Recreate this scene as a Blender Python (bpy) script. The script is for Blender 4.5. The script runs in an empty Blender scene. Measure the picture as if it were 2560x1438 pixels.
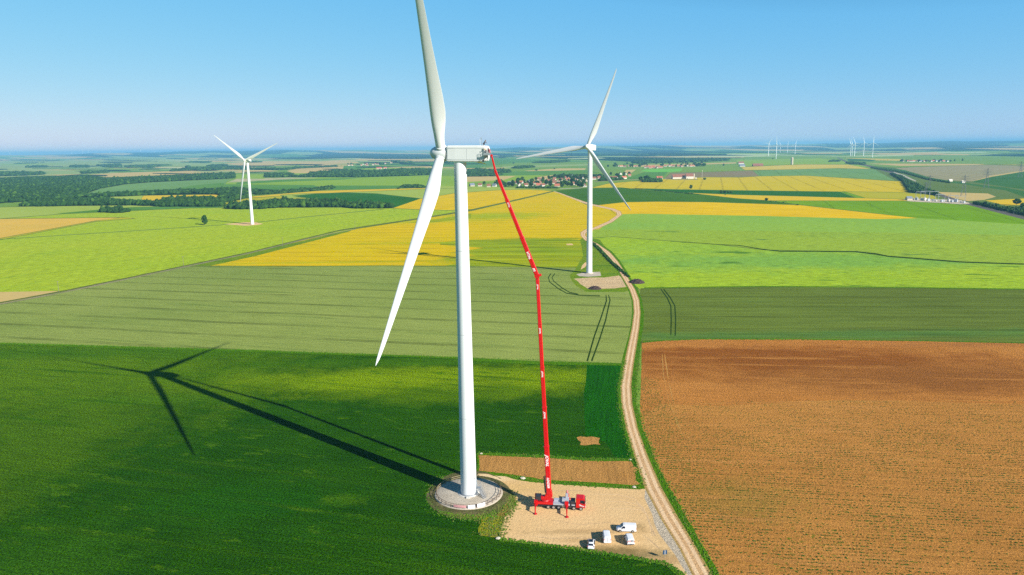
import bpy, bmesh, math, random
import numpy as np
from mathutils import Vector, Matrix
from mathutils.geometry import delaunay_2d_cdt
R = math.radians
rnd = random.Random(7)
sc = bpy.context.scene
col = sc.collection

# ------------------------------------------------------------------ camera
HC, FP, CX, CY = 92.0, 1800.0, 1280.0, 719.0          # eye height (m), focal length (px of 2560), centre
PITCH, ROLL = math.atan(349.0/1800.0), R(0.75)
cam_d = bpy.data.cameras.new('camera'); cam = bpy.data.objects.new('camera', cam_d); col.objects.link(cam)
cam_d.sensor_width = 36; cam_d.lens = 36*FP/2560; cam_d.clip_start = 1; cam_d.clip_end = 90000
CM = Matrix.Rotation(math.pi/2-PITCH, 3, 'X') @ Matrix.Rotation(-ROLL, 3, 'Z')
cam.matrix_world = Matrix.Translation((0, 0, HC)) @ CM.to_4x4()
sc.camera = cam
# ------------------------------------------------------------------ sky, sun, exposure
SUN = Vector((-0.6903, 0.5607, -0.4573)).normalized()   # direction the light travels
world = bpy.data.worlds.new('World'); sc.world = world; world.use_nodes = True
wn = world.node_tree.nodes; wl = world.node_tree.links; wn.clear()
sky = wn.new('ShaderNodeTexSky'); sky.sky_type = 'NISHITA'; sky.sun_disc = False
sky.sun_elevation = math.asin(-SUN.z); sky.sun_rotation = math.atan2(-SUN.x, -SUN.y)
sky.altitude = 0; sky.air_density = 1.0; sky.dust_density = 0.0; sky.ozone_density = 6
bg = wn.new('ShaderNodeBackground'); bg.inputs['Strength'].default_value = 0.1
wo = wn.new('ShaderNodeOutputWorld'); 
sep = wn.new('ShaderNodeSeparateColor'); cmb = wn.new('ShaderNodeCombineColor'); wl.new(sky.outputs[0], sep.inputs[0])
zen = wn.new('ShaderNodeMapRange'); wl.new(sep.outputs[1], zen.inputs[0]); zen.inputs[1].default_value = 0; zen.inputs[2].default_value = 3.3   # the deep zenith stays dark
for i_, (g_, k_) in enumerate(((.98, 3.0), (.44, 1.41), (.118, 1.07))):   # tone response of the sky, per channel
    a_ = wn.new('ShaderNodeMath'); a_.operation = 'MULTIPLY'; a_.inputs[1].default_value = .03; wl.new(sep.outputs[i_], a_.inputs[0])
    b_ = wn.new('ShaderNodeMath'); b_.operation = 'POWER'; b_.inputs[1].default_value = g_; wl.new(a_.outputs[0], b_.inputs[0])
    c_ = wn.new('ShaderNodeMath'); c_.operation = 'MULTIPLY'; c_.inputs[1].default_value = k_/.18; wl.new(b_.outputs[0], c_.inputs[0])
    e_ = wn.new('ShaderNodeMath'); e_.operation = 'MULTIPLY'; wl.new(c_.outputs[0], e_.inputs[0]); wl.new(zen.outputs[0], e_.inputs[1]); wl.new(e_.outputs[0], cmb.inputs[i_])
wl.new(cmb.outputs[0], bg.inputs[0]); wl.new(bg.outputs[0], wo.inputs[0])
sun_d = bpy.data.lights.new('sun', 'SUN'); sun_d.energy = 4.9; sun_d.angle = R(0.5); sun_d.color = (1, .94, .84)
sun = bpy.data.objects.new('sun', sun_d); col.objects.link(sun)
sun.rotation_euler = SUN.to_track_quat('-Z', 'Y').to_euler(); sun.location = (60, -60, 200)
sc.view_settings.view_transform = 'Standard'; sc.view_settings.look = 'None'
sc.view_settings.exposure = 0.85; sc.view_settings.gamma = 1
sc.render.engine = 'CYCLES'; sc.cycles.use_denoising = False
sc.cycles.volume_bounces = 1; sc.cycles.max_bounces = 6

# ------------------------------------------------------------------ photo -> place
def ray(u, v): return CM @ Vector(((u-CX)/FP, -(v-CY)/FP, -1))
def eye(u): return 370.03-(u-1275.4)*0.01309
def G(u, v, z=0.0):
    v = max(v, eye(u)+5.6)
    d = ray(u, v); t = (z-HC)/d.z
    return Vector((d.x*t, d.y*t, z))
def mpp(u, v):                                          # metres per photo pixel where that ground point lies
    p = G(u, v); return (p.y*math.cos(PITCH)+HC*math.sin(PITCH))/FP
def at_y(u, v, y):
    d = ray(u, v); t = y/d.y; return Vector((d.x*t, y, HC+d.z*t))
def px(P):
    q = CM.transposed() @ (Vector(P)-Vector((0, 0, HC))); return (CX+FP*q.x/-q.z, CY-FP*q.y/-q.z)

# ------------------------------------------------------------------ materials
def newmat(name):
    m = bpy.data.materials.new(name); m.use_nodes = True
    return m, m.node_tree.nodes, m.node_tree.links, m.node_tree.nodes['Principled BSDF']
class NT:
    def __init__(s, n, l): s.n, s.l = n, l
    def link(s, a, b): s.l.new(a, b)
    def put(s, sock, v):
        if hasattr(v, 'links'): s.l.new(v, sock)
        else: sock.default_value = v
    def math(s, op, a, b=0.0, c=None, clamp=False):
        m = s.n.new('ShaderNodeMath'); m.operation = op; m.use_clamp = clamp
        s.put(m.inputs[0], a); s.put(m.inputs[1], b)
        if c is not None: s.put(m.inputs[2], c)
        return m.outputs[0]
    def noise(s, vec, scale, detail=3, rough=.55, dist=0):
        t = s.n.new('ShaderNodeTexNoise'); s.put(t.inputs['Vector'], vec); t.inputs['Scale'].default_value = scale
        t.inputs['Detail'].default_value = detail; t.inputs['Roughness'].default_value = rough; t.inputs['Distortion'].default_value = dist
        return t.outputs['Fac']
    def ramp(s, f, a, b):
        m = s.n.new('ShaderNodeMapRange'); s.put(m.inputs['Value'], f)
        s.put(m.inputs['From Min'], a); s.put(m.inputs['From Max'], b); return m.outputs[0]
    def mix(s, f, a, b):
        m = s.n.new('ShaderNodeMix'); m.data_type = 'RGBA'; s.put(m.inputs[0], f)
        s.put(m.inputs[6], a if hasattr(a, 'links') else (*a, 1)); s.put(m.inputs[7], b if hasattr(b, 'links') else (*b, 1))
        return m.outputs[2]
    def scale_col(s, c, f):
        m = s.n.new('ShaderNodeVectorMath'); m.operation = 'SCALE'; s.put(m.inputs[0], c); s.put(m.inputs[3], f); return m.outputs[0]
    def vmul(s, v, xyz):
        m = s.n.new('ShaderNodeVectorMath'); m.operation = 'MULTIPLY'; s.put(m.inputs[0], v); m.inputs[1].default_value = xyz; return m.outputs[0]
    def vadd(s, v, xyz):
        m = s.n.new('ShaderNodeVectorMath'); m.operation = 'ADD'; s.put(m.inputs[0], v); m.inputs[1].default_value = xyz; return m.outputs[0]
    def rot(s, v, ang):
        m = s.n.new('ShaderNodeVectorRotate'); m.rotation_type = 'Z_AXIS'; s.put(m.inputs['Vector'], v); m.inputs['Angle'].default_value = ang; return m.outputs[0]
    def pos(s): return s.n.new('ShaderNodeNewGeometry').outputs['Position']
    def bump(s, bsdf, h, strength, dist):
        b = s.n.new('ShaderNodeBump'); s.put(b.inputs['Height'], h); b.inputs['Strength'].default_value = strength
        b.inputs['Distance'].default_value = dist; s.link(b.outputs[0], bsdf.inputs['Normal'])
seed = [0]
def field(name, ca, cb, cc=None, big=.012, contrast=.5, row=None, rowk=.25, fine=.9, finek=.35, tram=None, patches=(), specks=None, bump=.5, rough=.9, wob=0, sharp=0, rs=.9, asp=.055):
    """ca/cb: two colours of the crop mixed in large soft patches; cc: colour of worn/thin streaks; row: two photo points giving the
    sowing direction; tram: (p1, p2, spacing, width, strength); patches: (u, v, rx, ry, colour, strength)"""
    m, n, l, b = newmat(name); t = NT(n, l); seed[0] += 1
    P = t.pos(); Po = t.vadd(P, (seed[0]*137.0, seed[0]*71.0, 0))
    ang = 0
    if row:
        p, q = G(*row[0]), G(*row[1]); ang = math.atan2(q.y-p.y, q.x-p.x)
    c = t.mix(t.ramp(t.noise(Po, big, 4), .5-contrast*.3, .5+contrast*.3), ca, cb)
    Pr = t.rot(Po, -ang)
    for (u, v, rx, ry, pc, ps) in patches:
        q = G(u, v); d = t.vmul(t.vadd(P, (-q.x, -q.y, 0)), (1/rx, 1/ry, 0))
        ln = n.new('ShaderNodeVectorMath'); ln.operation = 'LENGTH'; t.put(ln.inputs[0], d)
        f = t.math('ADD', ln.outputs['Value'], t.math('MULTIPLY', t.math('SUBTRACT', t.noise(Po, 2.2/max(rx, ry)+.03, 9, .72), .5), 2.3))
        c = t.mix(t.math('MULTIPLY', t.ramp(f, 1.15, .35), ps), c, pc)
    if cc:
        s1 = t.noise(t.vmul(Pr, (.012, .18, 1)), 1, 4, .6)
        c = t.mix(t.ramp(s1, .56, .72), c, cc)
    if row:
        s2 = t.ramp(t.noise(t.vmul(Pr, (rs*asp, rs, 1)), 1, 4, .7), .3, .7)
        c = t.scale_col(c, t.math('ADD', t.math('MULTIPLY', s2, 2*rowk), 1-rowk))
    if tram:
        p, q = G(*tram[0]), G(*tram[1]); d = (q-p).normalized(); nn = Vector((-d.y, d.x, 0)); sp, w, k = tram[2:5]
        dt = n.new('ShaderNodeVectorMath'); dt.operation = 'DOT_PRODUCT'; t.put(dt.inputs[0], t.vadd(P, (-p.x, -p.y, 0))); dt.inputs[1].default_value = nn
        x = dt.outputs['Value']
        x = t.math('ADD', x, t.math('MULTIPLY', t.math('SUBTRACT', t.noise(P, .01, 1), .5), wob or sp*.25))
        fr = t.math('ABSOLUTE', t.math('SUBTRACT', t.math('FRACT', t.math('ADD', t.math('DIVIDE', x, sp), .5)), .5))
        if w < 1.2 and tram[2] < 60:                                        # two wheel marks 1.8 m apart
            fr = t.math('ABSOLUTE', t.math('SUBTRACT', fr, 1.0/sp))
        lf = t.math('MULTIPLY', t.ramp(fr, w/sp, w*.35/sp), t.math('MULTIPLY', t.ramp(t.noise(t.vmul(Pr, (.03, .03, 1)), 1, 3), .3, .6), k))
        c = t.mix(lf, c, tuple(x*.35 for x in ca))  # gaps in the crop: darker soil and its shade in one colour
    if specks:
        sc_, thr, colr, stretch = specks
        s3 = t.noise(t.vmul(Pr, (stretch, 1, 1)), sc_, 4, .7)
        dens = t.math('MULTIPLY', t.math('SUBTRACT', t.noise(Po, .03, 3), .5), .35)
        c = t.mix(t.ramp(t.math('ADD', s3, dens), thr, thr+.07), c, colr)
    f1 = t.ramp(t.noise(Po, fine, 5, .8), .32+sharp, .68-sharp)
    c = t.scale_col(c, t.math('ADD', t.math('MULTIPLY', f1, 2*finek), 1-finek))
    l.new(c, b.inputs['Base Color']); b.inputs['Roughness'].default_value = rough; b.inputs['Specular IOR Level'].default_value = 0
    if bump: t.bump(b, f1, bump, .35)
    return m
def plain(name, c, rough=.6, metal=0, spec=.5, vary=.12, scale=1.5, bumpk=0, dirt=None):
    m, n, l, b = newmat(name); t = NT(n, l)
    co = n.new('ShaderNodeTexCoord').outputs['Object']
    f = t.noise(co, scale, 4, .6)
    cc = n.new('ShaderNodeRGB'); cc.outputs[0].default_value = (*c, 1)
    x = t.scale_col(cc.outputs[0], t.math('ADD', t.math('MULTIPLY', f, vary), 1-vary/2))
    if dirt: x = t.mix(t.math('MULTIPLY', t.ramp(t.noise(t.vmul(co, dirt[1]), 1, 5, .65), .5, .8), dirt[2]), x, dirt[0])
    l.new(x, b.inputs['Base Color']); b.inputs['Roughness'].default_value = rough
    b.inputs['Metallic'].default_value = metal; b.inputs['Specular IOR Level'].default_value = spec
    if bumpk: t.bump(b, f, bumpk, .1)
    return m
def leafy(name, ca, cb, scale=.09, fine=.8):
    m, n, l, b = newmat(name); t = NT(n, l); P = t.pos()
    c = t.mix(t.ramp(t.noise(P, scale, 3), .35, .65), ca, cb)
    f = t.noise(P, fine, 4, .7)
    c = t.scale_col(c, t.math('ADD', t.math('MULTIPLY', f, 1.1), .45))
    l.new(c, b.inputs['Base Color']); b.inputs['Roughness'].default_value = .85; b.inputs['Specular IOR Level'].default_value = .1
    t.bump(b, f, .9, .8)
    return m

# ------------------------------------------------------------------ helpers for objects
def link(o, parent=None):
    col.objects.link(o)
    if parent: o.parent = parent
    return o
def tag(o, label=None, cat=None, group=None, kind=None):
    if label: o['label'] = label
    if cat: o['category'] = cat
    if group: o['group'] = group
    if kind: o['kind'] = kind
    return o
def empty(name, loc, rz=0, label=None, cat=None, group=None):
    o = link(bpy.data.objects.new(name, None)); o.location = loc; o.rotation_euler = (0, 0, rz); o.empty_display_size = 1
    return tag(o, label, cat, group)
def copy_tree(o, parent=None):
    c = o.copy(); col.objects.link(c); c.parent = parent
    for ch in list(o.children): copy_tree(ch, c)
    return c
class MB:
    def __init__(s): s.v, s.f, s.mi, s.sm = [], [], [], []
    def add(s, vs, fs, mi=0, M=None, smooth=False):
        b = len(s.v)
        s.v += [tuple(M @ Vector(v)) if M else tuple(v) for v in vs]
        s.f += [tuple(i+b for i in f) for f in fs]; s.mi += [mi]*len(fs); s.sm += [smooth]*len(fs)
    def box(s, x0, x1, y0, y1, z0, z1, mi=0, M=None, tx=0, ty=0):
        vs = [(x0, y0, z0), (x1, y0, z0), (x1, y1, z0), (x0, y1, z0), (x0+tx, y0+ty, z1), (x1-tx, y0+ty, z1), (x1-tx, y1-ty, z1), (x0+tx, y1-ty, z1)]
        s.add(vs, [(3, 2, 1, 0), (4, 5, 6, 7), (0, 1, 5, 4), (1, 2, 6, 5), (2, 3, 7, 6), (3, 0, 4, 7)], mi, M)
    def tube(s, a, b, r0, r1=None, n=12, mi=0, M=None, smooth=True, ph=0, sq=1.0):
        a, b = Vector(a), Vector(b); r1 = r0 if r1 is None else r1
        d = (b-a).normalized(); u = d.orthogonal().normalized() if abs(d.z) < .9 else Vector((1, 0, 0)); u = (u-d*u.dot(d)).normalized()
        if abs(d.z) < .9: u = Vector((0, 0, 1)); u = (u-d*u.dot(d)).normalized()
        w = d.cross(u); vs = []
        for P, r in ((a, r0), (b, r1)):
            for i in range(n):
                t = 2*math.pi*i/n+ph; vs.append(P+u*math.cos(t)*r+w*math.sin(t)*r*sq)
        fs = [(i, (i+1) % n, n+(i+1) % n, n+i) for i in range(n)]
        k = len(s.f); s.add(vs, fs, mi, M, smooth)
        s.add(vs[:n], [tuple(range(n))[::-1]], mi, M); s.add(vs[n:], [tuple(range(n))], mi, M)
    def rings(s, rings, mi=0, M=None, smooth=True, cap=True):
        n = len(rings[0]); vs = [p for r in rings for p in r]; fs = []
        for k in range(len(rings)-1):
            for i in range(n): fs.append((k*n+i, k*n+(i+1) % n, (k+1)*n+(i+1) % n, (k+1)*n+i))
        s.add(vs, fs, mi, M, smooth)
        if cap: s.add(rings[0], [tuple(range(n))[::-1]], mi, M); s.add(rings[-1], [tuple(range(n))], mi, M)
    def lathe(s, prof, n=32, mi=0, M=None, axis='Z'):
        rs = []
        for r, z in prof:
            ring = []
            for i in range(n):
                t = 2*math.pi*i/n
                ring.append((r*math.cos(t), r*math.sin(t), z) if axis == 'Z' else (z, r*math.cos(t), r*math.sin(t)))
            rs.append(ring)
        s.rings(rs, mi, M)
    def mesh(s, name, mats):
        me = bpy.data.meshes.new(name); me.from_pydata(s.v, [], s.f)
        for m in (mats if isinstance(mats, (list, tuple)) else [mats]): me.materials.append(m)
        me.polygons.foreach_set('material_index', s.mi); me.polygons.foreach_set('use_smooth', s.sm); me.update(); return me
    def build(s, name, mats, parent=None, bevel=0):
        o = link(bpy.data.objects.new(name, s.mesh(name, mats)), parent)
        if bevel:
            bm = bmesh.new(); bm.from_mesh(o.data); bmesh.ops.remove_doubles(bm, verts=bm.verts, dist=1e-4)
            es = [e for e in bm.edges if len(e.link_faces) == 2 and e.calc_face_angle(0) > R(25)]
            bmesh.ops.bevel(bm, geom=es, offset=bevel, segments=2, affect='EDGES', clamp_overlap=True); bm.to_mesh(o.data); bm.free()
        return o
def place(mb_or_mesh, name, mats, parent=None, M=None):
    o = mb_or_mesh.build(name, mats, parent) if isinstance(mb_or_mesh, MB) else link(bpy.data.objects.new(name, mb_or_mesh), parent)
    if M is not None: o.matrix_local = M
    return o

# ------------------------------------------------------------------ ground: one sheet cut along the field borders
# far_wood has haze blue put into its leaf green; the air does the rest
ST = {}
def S(k, **kw): ST[k] = field(k, **kw)
rowN2 = ((100, 775), (1130, 835))
S('crop_dark', ca=(.0175, .084, .0005), cb=(.028, .110, .0006), cc=(.042, .130, .0008), big=.035, fine=1.9, finek=.8, sharp=.06, bump=1.0, row=((200, 1300), (1000, 1420)), rowk=.25,
  patches=[(930, 952, 82, 19, (.21, .33, .001), .98), (1230, 950, 66, 22, (.20, .31, .001), .95), (1120, 985, 45, 14, (.09, .19, .001), .85), (120, 930, 120, 80, (.11, .22, .003), .92),
           (60, 1130, 34, 75, (.08, .18, .003), .85), (300, 880, 110, 14, (.06, .165, .003), .75), (120, 1420, 25, 20, (.045, .15, .003), .7),
           (860, 1250, 7, 4, (.07, .18, .002), .7), (370, 1000, 40, 6, (.075, .19, .003), .75), (740, 1330, 9, 6, (.03, .13, .002), .6), (1010, 905, 75, 7, (.07, .18, .002), .7), (620, 1250, 30, 14, (.018, .12, .002), .5)], specks=(.22, .60, (.065, .17, .002), .35))
S('crop_plot', ca=(0.0108, 0.1, 0.0012), cb=(0.0135, 0.124, 0.00144), big=.05, fine=1.8, finek=.8, sharp=.06, bump=1, row=((1465, 1000), (1475, 920)), rowk=.3)
S('wheat_green', ca=(0.1946, 0.254, 0.05208), cb=(0.2461, 0.2955, 0.0672), cc=(0.1488, 0.2074, 0.042), big=.008, fine=1.4, finek=.33, row=rowN2, rowk=.2,
  tram=((310, 745), (1130, 775), 24.5, 1.0, .75), bump=.4)
S('wheat_green_2', ca=(0.1059, 0.1452, 0.021), cb=(0.1245, 0.1716, 0.025), cc=(0.08294, 0.132, 0.0225), big=.008, fine=1.4, finek=.35, row=((1700, 765), (2560, 767)), rowk=0.3, rs=.3,
  tram=((1700, 765), (2560, 768), 27, .9, .55), bump=.4, patches=[(2000, 838, 200, 10, (0.07833, 0.1672, 0.03), .8)])
S('barley_gold', ca=(0.611, 0.4028, 0.002), cb=(0.52, 0.4028, 0.0024), cc=(0.39, 0.3604, 0.003), big=.007, contrast=.8, fine=1.2, finek=.22, row=((700, 640), (1400, 640)), rowk=.16,
  tram=((700, 641), (1430, 641), 26, 2.8, .5), bump=.3,
  patches=[(1330, 640, 75, 55, (.16, .26, .004), .95), (1230, 655, 60, 25, (.24, .30, .004), .8), (1240, 540, 80, 60, (.27, .36, .006), .85), (1010, 553, 130, 35, (.36, .40, .008), .7), (1330, 598, 90, 9, (.13, .24, .006), .85), (1150, 606, 120, 8, (.24, .31, .006), .7), (1440, 640, 14, 60, (.10, .22, .004), .9), (900, 655, 160, 7, (.3, .33, .006), .6), (1330, 560, 90, 14, (.62, .42, .003), .6)], rs=.35)
S('barley_left', ca=(0.611, 0.4028, 0.0022), cb=(0.572, 0.4028, 0.0025), cc=(0.468, 0.371, 0.003), big=.009, contrast=.7, fine=1, finek=.2, row=((1060, 510), (1370, 478)), rowk=0.4, rs=.3, tram=((1060, 512), (1350, 480), 36, 2, .3), bump=.2)
S('lime', ca=(0.2862, 0.3933, 0.018), cb=(0.3434, 0.4108, 0.0225), cc=(0.2099, 0.3321, 0.02025), big=.006, contrast=.7, fine=.9, finek=.22, row=((0, 690), (1100, 533)), rowk=0.5, rs=.75, asp=.16,
  tram=((0, 640), (880, 560), 30, 1.6, .3), bump=.3)
S('lime_track', ca=(.13, .21, .03), cb=(.16, .22, .04), finek=.3)
S('orange_tan', ca=(0.616, 0.38, 0.06), cb=(0.55, 0.361, 0.06), cc=(0.55, 0.399, 0.09), big=.01, fine=.7, finek=.15, row=((0, 570), (300, 545)), rowk=.15, bump=.2)
S('pale_green', ca=(0.288, 0.368, 0.05), cb=(0.324, 0.3864, 0.065), big=.006, fine=.6, finek=.15, row=((0, 540), (300, 520)), rowk=.12, bump=.1)
S('wedge_green', ca=(0.07, 0.176, 0.02), cb=(0.091, 0.2, 0.02), big=.01, finek=.2, bump=.1)
S('soil', ca=(0.4374, 0.1703, 0.03381), cb=(0.5029, 0.21, 0.04598), cc=(0.5029, 0.21, 0.04598), big=.014, fine=1.6, finek=.42, row=((1700, 1130), (2500, 1160)), rowk=.2, bump=.9,
  patches=[(1950, 905, 110, 22, (0.272, 0.092, 0.016), 1.0), (2350, 945, 90, 22, (0.286, 0.108, 0.023), .95), (1800, 880, 90, 9, (0.272, 0.090, 0.015), .95), (2100, 1400, 60, 45, (0.438, 0.206, 0.045), .95), (2500, 860, 60, 6, (0.399, 0.162, 0.040), .95)])
S('soil_green', ca=(0.4501, 0.1982, 0.04306), cb=(0.5026, 0.2282, 0.05198), cc=(0.5251, 0.2401, 0.06312), big=.02, fine=1.6, finek=.40, row=((1700, 1130), (2500, 1160)), rowk=.2, bump=.9,
  specks=(.95, .625, (0.1229, 0.1764, 0.01362), .55), patches=[(1850, 1250, 18, 14, (0.2075, 0.1868, 0.02888), .35)])
S('plot_dirt', ca=(.50, .34, .17), cb=(.58, .43, .25), cc=(.24, .24, .06), big=.12, contrast=1, fine=.9, finek=.4, bump=.6, row=((1440, 710), (1560, 706)), rowk=.25, rs=.4)
S('sand_mark', ca=(.50, .34, .18), cb=(.56, .39, .22), big=.1, fine=1.5, finek=.3, bump=.5)
S('plot_grass', ca=(.10, .20, .008), cb=(.19, .25, .012), cc=(.05, .13, .01), big=.05, contrast=.9, fine=.5, finek=.4, bump=.6)
S('soil_rut', ca=(.50, .27, .075), cb=(.46, .24, .06), big=.1, fine=1.6, finek=.4, bump=.6)
S('margin', ca=(.085, .15, .02), cb=(.14, .18, .03), big=.05, fine=.3, finek=.5, bump=0)
S('soil_strip', ca=(0.46, 0.225, 0.0595), cb=(0.506, 0.26, 0.0735), cc=(0.3795, 0.2, 0.056), big=.06, fine=1.8, finek=.42, row=((1300, 1170), (1304, 1150)), rowk=.2, bump=.9,
  specks=(.5, .655, (0.1587, 0.15, 0.01715), .8))
S('sand', ca=(0.6, 0.3813, 0.168), cb=(0.68, 0.465, 0.232), cc=(0.5, 0.3069, 0.136), big=.05, contrast=.9, fine=1.3, finek=.11, bump=.35, rough=.95,
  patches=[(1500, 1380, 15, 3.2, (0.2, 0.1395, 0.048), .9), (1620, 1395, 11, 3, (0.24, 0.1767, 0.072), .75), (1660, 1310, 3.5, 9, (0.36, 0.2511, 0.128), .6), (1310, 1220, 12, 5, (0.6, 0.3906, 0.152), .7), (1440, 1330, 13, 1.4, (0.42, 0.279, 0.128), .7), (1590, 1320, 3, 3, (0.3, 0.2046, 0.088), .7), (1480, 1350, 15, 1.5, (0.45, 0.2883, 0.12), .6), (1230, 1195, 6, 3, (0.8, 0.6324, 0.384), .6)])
S('gravel', ca=(.50, .42, .31), cb=(.58, .49, .37), cc=(.60, .44, .27), big=.3, contrast=1, fine=1.6, finek=.5, bump=.9)
S('road_mid', ca=(0.517, 0.3135, 0.15), cb=(0.583, 0.361, 0.18), cc=None, big=.1, fine=1.5, finek=.3, bump=.5)
S('road_rut', ca=(0.651, 0.4464, 0.2574), cb=(0.714, 0.5022, 0.2964), big=.08, fine=1.5, finek=.2, bump=.4)
S('road_edge', ca=(0.42, 0.2755, 0.105), cb=(0.378, 0.2565, 0.084), big=.2, fine=1.5, finek=.45, bump=.7)
S('verge', ca=(0.05625, 0.1742, 0.0018), cb=(0.0975, 0.2125, 0.003), cc=(0.0375, 0.1275, 0.0018), big=.08, contrast=.9, fine=1.1, finek=.6, bump=1)
S('verge_dry', ca=(0.25, 0.207, 0.03), cb=(0.33, 0.198, 0.045), cc=(0.1, 0.153, 0.01), big=.15, contrast=.9, fine=1.3, finek=.55, bump=1)
S('verge_yellow', ca=(0.3, 0.3135, 0.0045), cb=(0.25, 0.247, 0.015), big=.2, fine=1.2, finek=.5, bump=1)
S('bank', ca=(.16, .125, .065), cb=(.10, .13, .03), cc=(.28, .21, .12), big=.4, contrast=.9, fine=1.6, finek=.6, bump=1)
S('lime_right', ca=(0.2576, 0.3837, 0.02016), cb=(0.3148, 0.4194, 0.02205), cc=(0.1908, 0.3213, 0.0252), big=.006, fine=.7, finek=.22, row=((1700, 690), (2400, 700)), rowk=0.55, rs=.75, asp=.16, bump=.3,
  specks=(.06, .60, (0.0742, 0.1748, 0.018), .22),
  patches=[(2050, 650, 300, 55, (0.1479, 0.3213, 0.05355), .75), (1750, 620, 110, 40, (0.1908, 0.357, 0.0441), .4)])
S('lime_top', ca=(0.189, 0.3496, 0.0495), cb=(0.2363, 0.3758, 0.044), cc=(0.2741, 0.3671, 0.033), big=.004, fine=.7, finek=.15, row=((1600, 555), (2400, 565)), rowk=0.35, rs=.75, asp=.16, bump=.2)
S('lime_upper', ca=(0.2671, 0.3671, 0.02835), cb=(0.229, 0.3409, 0.03465), cc=(0.2957, 0.3671, 0.0378), big=.005, fine=.7, finek=.2, row=((1600, 600), (2400, 610)), rowk=0.5, rs=.75, asp=.16, bump=.3, specks=(.06, .62, (0.0742, 0.1656, 0.036), .2))
S('gold', ca=(0.6608, 0.4182, 0.0014), cb=(0.6254, 0.3978, 0.0018), cc=(0.4956, 0.3672, 0.002), big=.006, fine=.8, finek=.15, row=((1560, 520), (2200, 535)), rowk=0.35, rs=.3, bump=.2)
S('deep_green', ca=(0.0396, 0.1175, 0.0049), cb=(0.0594, 0.1425, 0.006125), cc=(0.0792, 0.1425, 0.007), big=.005, contrast=.9, fine=.6, finek=.2, row=((1430, 485), (1900, 505)), rowk=0.5, rs=.3, bump=.2)
S('bright_green', ca=(0.1339, 0.2754, 0.0021), cb=(0.1607, 0.2945, 0.0027), cc=(0.1963, 0.2907, 0.003), big=.006, fine=.6, finek=.15, row=((2000, 506), (2560, 548)), rowk=0.35, rs=.3, bump=.2,
  tram=((2062, 505), (2078, 516), 60, 2.4, .5), wob=3)
S('yellow_strip', ca=(0.6048, 0.4, 0.015), cb=(0.5824, 0.4, 0.018), big=.006, finek=.12, bump=.1)
S('teal_green', ca=(0.021, 0.105, 0.0112), cb=(0.03, 0.1275, 0.0112), big=.008, finek=.12, bump=.1)
S('gold_tram', ca=(0.5405, 0.3978, 0.01125), cb=(0.4945, 0.3876, 0.0125), cc=(0.46, 0.3672, 0.0125), big=.004, fine=.5, finek=.14, row=((1700, 460), (2250, 470)), rowk=0.25, rs=.3, bump=.1, tram=((1934, 444), (1985, 472), 48, 3, .55), wob=3)
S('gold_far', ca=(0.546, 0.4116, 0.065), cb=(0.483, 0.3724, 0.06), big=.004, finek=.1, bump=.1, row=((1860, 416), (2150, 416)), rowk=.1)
S('sage', ca=(0.136, 0.255, 0.07), cb=(0.16, 0.2805, 0.084), big=.003, finek=.1, bump=.1, tram=((1934, 424), (1950, 436), 60, 4, .4), wob=3)
S('olive_yellow', ca=(0.399, 0.3528, 0.015), cb=(0.357, 0.343, 0.015), big=.004, finek=.12, bump=.1)
S('brown_far', ca=(.24, .17, .09), cb=(.20, .18, .08), big=.006, contrast=.8, finek=.15, bump=.1)
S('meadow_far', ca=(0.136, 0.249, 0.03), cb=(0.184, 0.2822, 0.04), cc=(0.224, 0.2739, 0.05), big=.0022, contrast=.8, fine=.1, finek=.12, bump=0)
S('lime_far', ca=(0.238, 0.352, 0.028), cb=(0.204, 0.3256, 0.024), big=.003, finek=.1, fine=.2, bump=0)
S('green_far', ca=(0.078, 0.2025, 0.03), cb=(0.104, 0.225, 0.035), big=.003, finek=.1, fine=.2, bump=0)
S('lawn_bright', ca=(.14, .42, .05), cb=(.16, .42, .05), big=.003, finek=.1, bump=0)
S('pale_strip', ca=(.46, .50, .24), cb=(.40, .44, .20), big=.003, finek=.1, fine=.2, bump=0)
S('barley_green', ca=(.17, .27, .008), cb=(.36, .36, .005), cc=(.11, .22, .010), big=.012, contrast=1, fine=1.2, finek=.22, row=((700, 640), (1400, 640)), rowk=.45, rs=.16, bump=.3, tram=((700, 641), (1430, 641), 26, 2.8, .5))
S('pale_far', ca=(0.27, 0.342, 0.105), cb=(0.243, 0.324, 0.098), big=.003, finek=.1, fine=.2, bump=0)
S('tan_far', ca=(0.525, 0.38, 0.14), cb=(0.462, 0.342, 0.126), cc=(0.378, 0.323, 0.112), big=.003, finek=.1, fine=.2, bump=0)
S('straw_strip', ca=(.46, .38, .22), cb=(.30, .33, .14), big=.02, contrast=.2, finek=.15, fine=.2, bump=0)
S('olive_rail', ca=(0.09, 0.152, 0.03), cb=(0.1275, 0.168, 0.04), cc=(0.1725, 0.192, 0.055), big=.006, contrast=.9, finek=.2, fine=.3, bump=.1)
S('plough_lines', ca=(.31, .26, .14), cb=(.27, .25, .12), big=.004, finek=.15, fine=.3, bump=.1, tram=((2280, 426), (2420, 452), 28, 5, .4))
S('dark_field', ca=(0.039, 0.12, 0.0225), cb=(0.054, 0.1425, 0.025), big=.006, finek=.15, fine=.3, bump=.1)
S('ballast', ca=(.10, .09, .08), cb=(.13, .115, .10), big=.05, finek=.4, fine=.8, bump=.3)
S('path_pale', ca=(.42, .38, .30), cb=(.38, .36, .28), big=.05, finek=.3, fine=.8, bump=.2)
S('woodland_floor', ca=(0.015, 0.042, 0.009), cb=(0.021, 0.051, 0.011), big=.01, finek=.5, fine=.1, bump=0)
S('far_wood', ca=(0.0099, 0.0348, 0.0154), cb=(0.0144, 0.0432, 0.0182), big=.002, finek=.5, fine=.03, bump=0)
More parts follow.
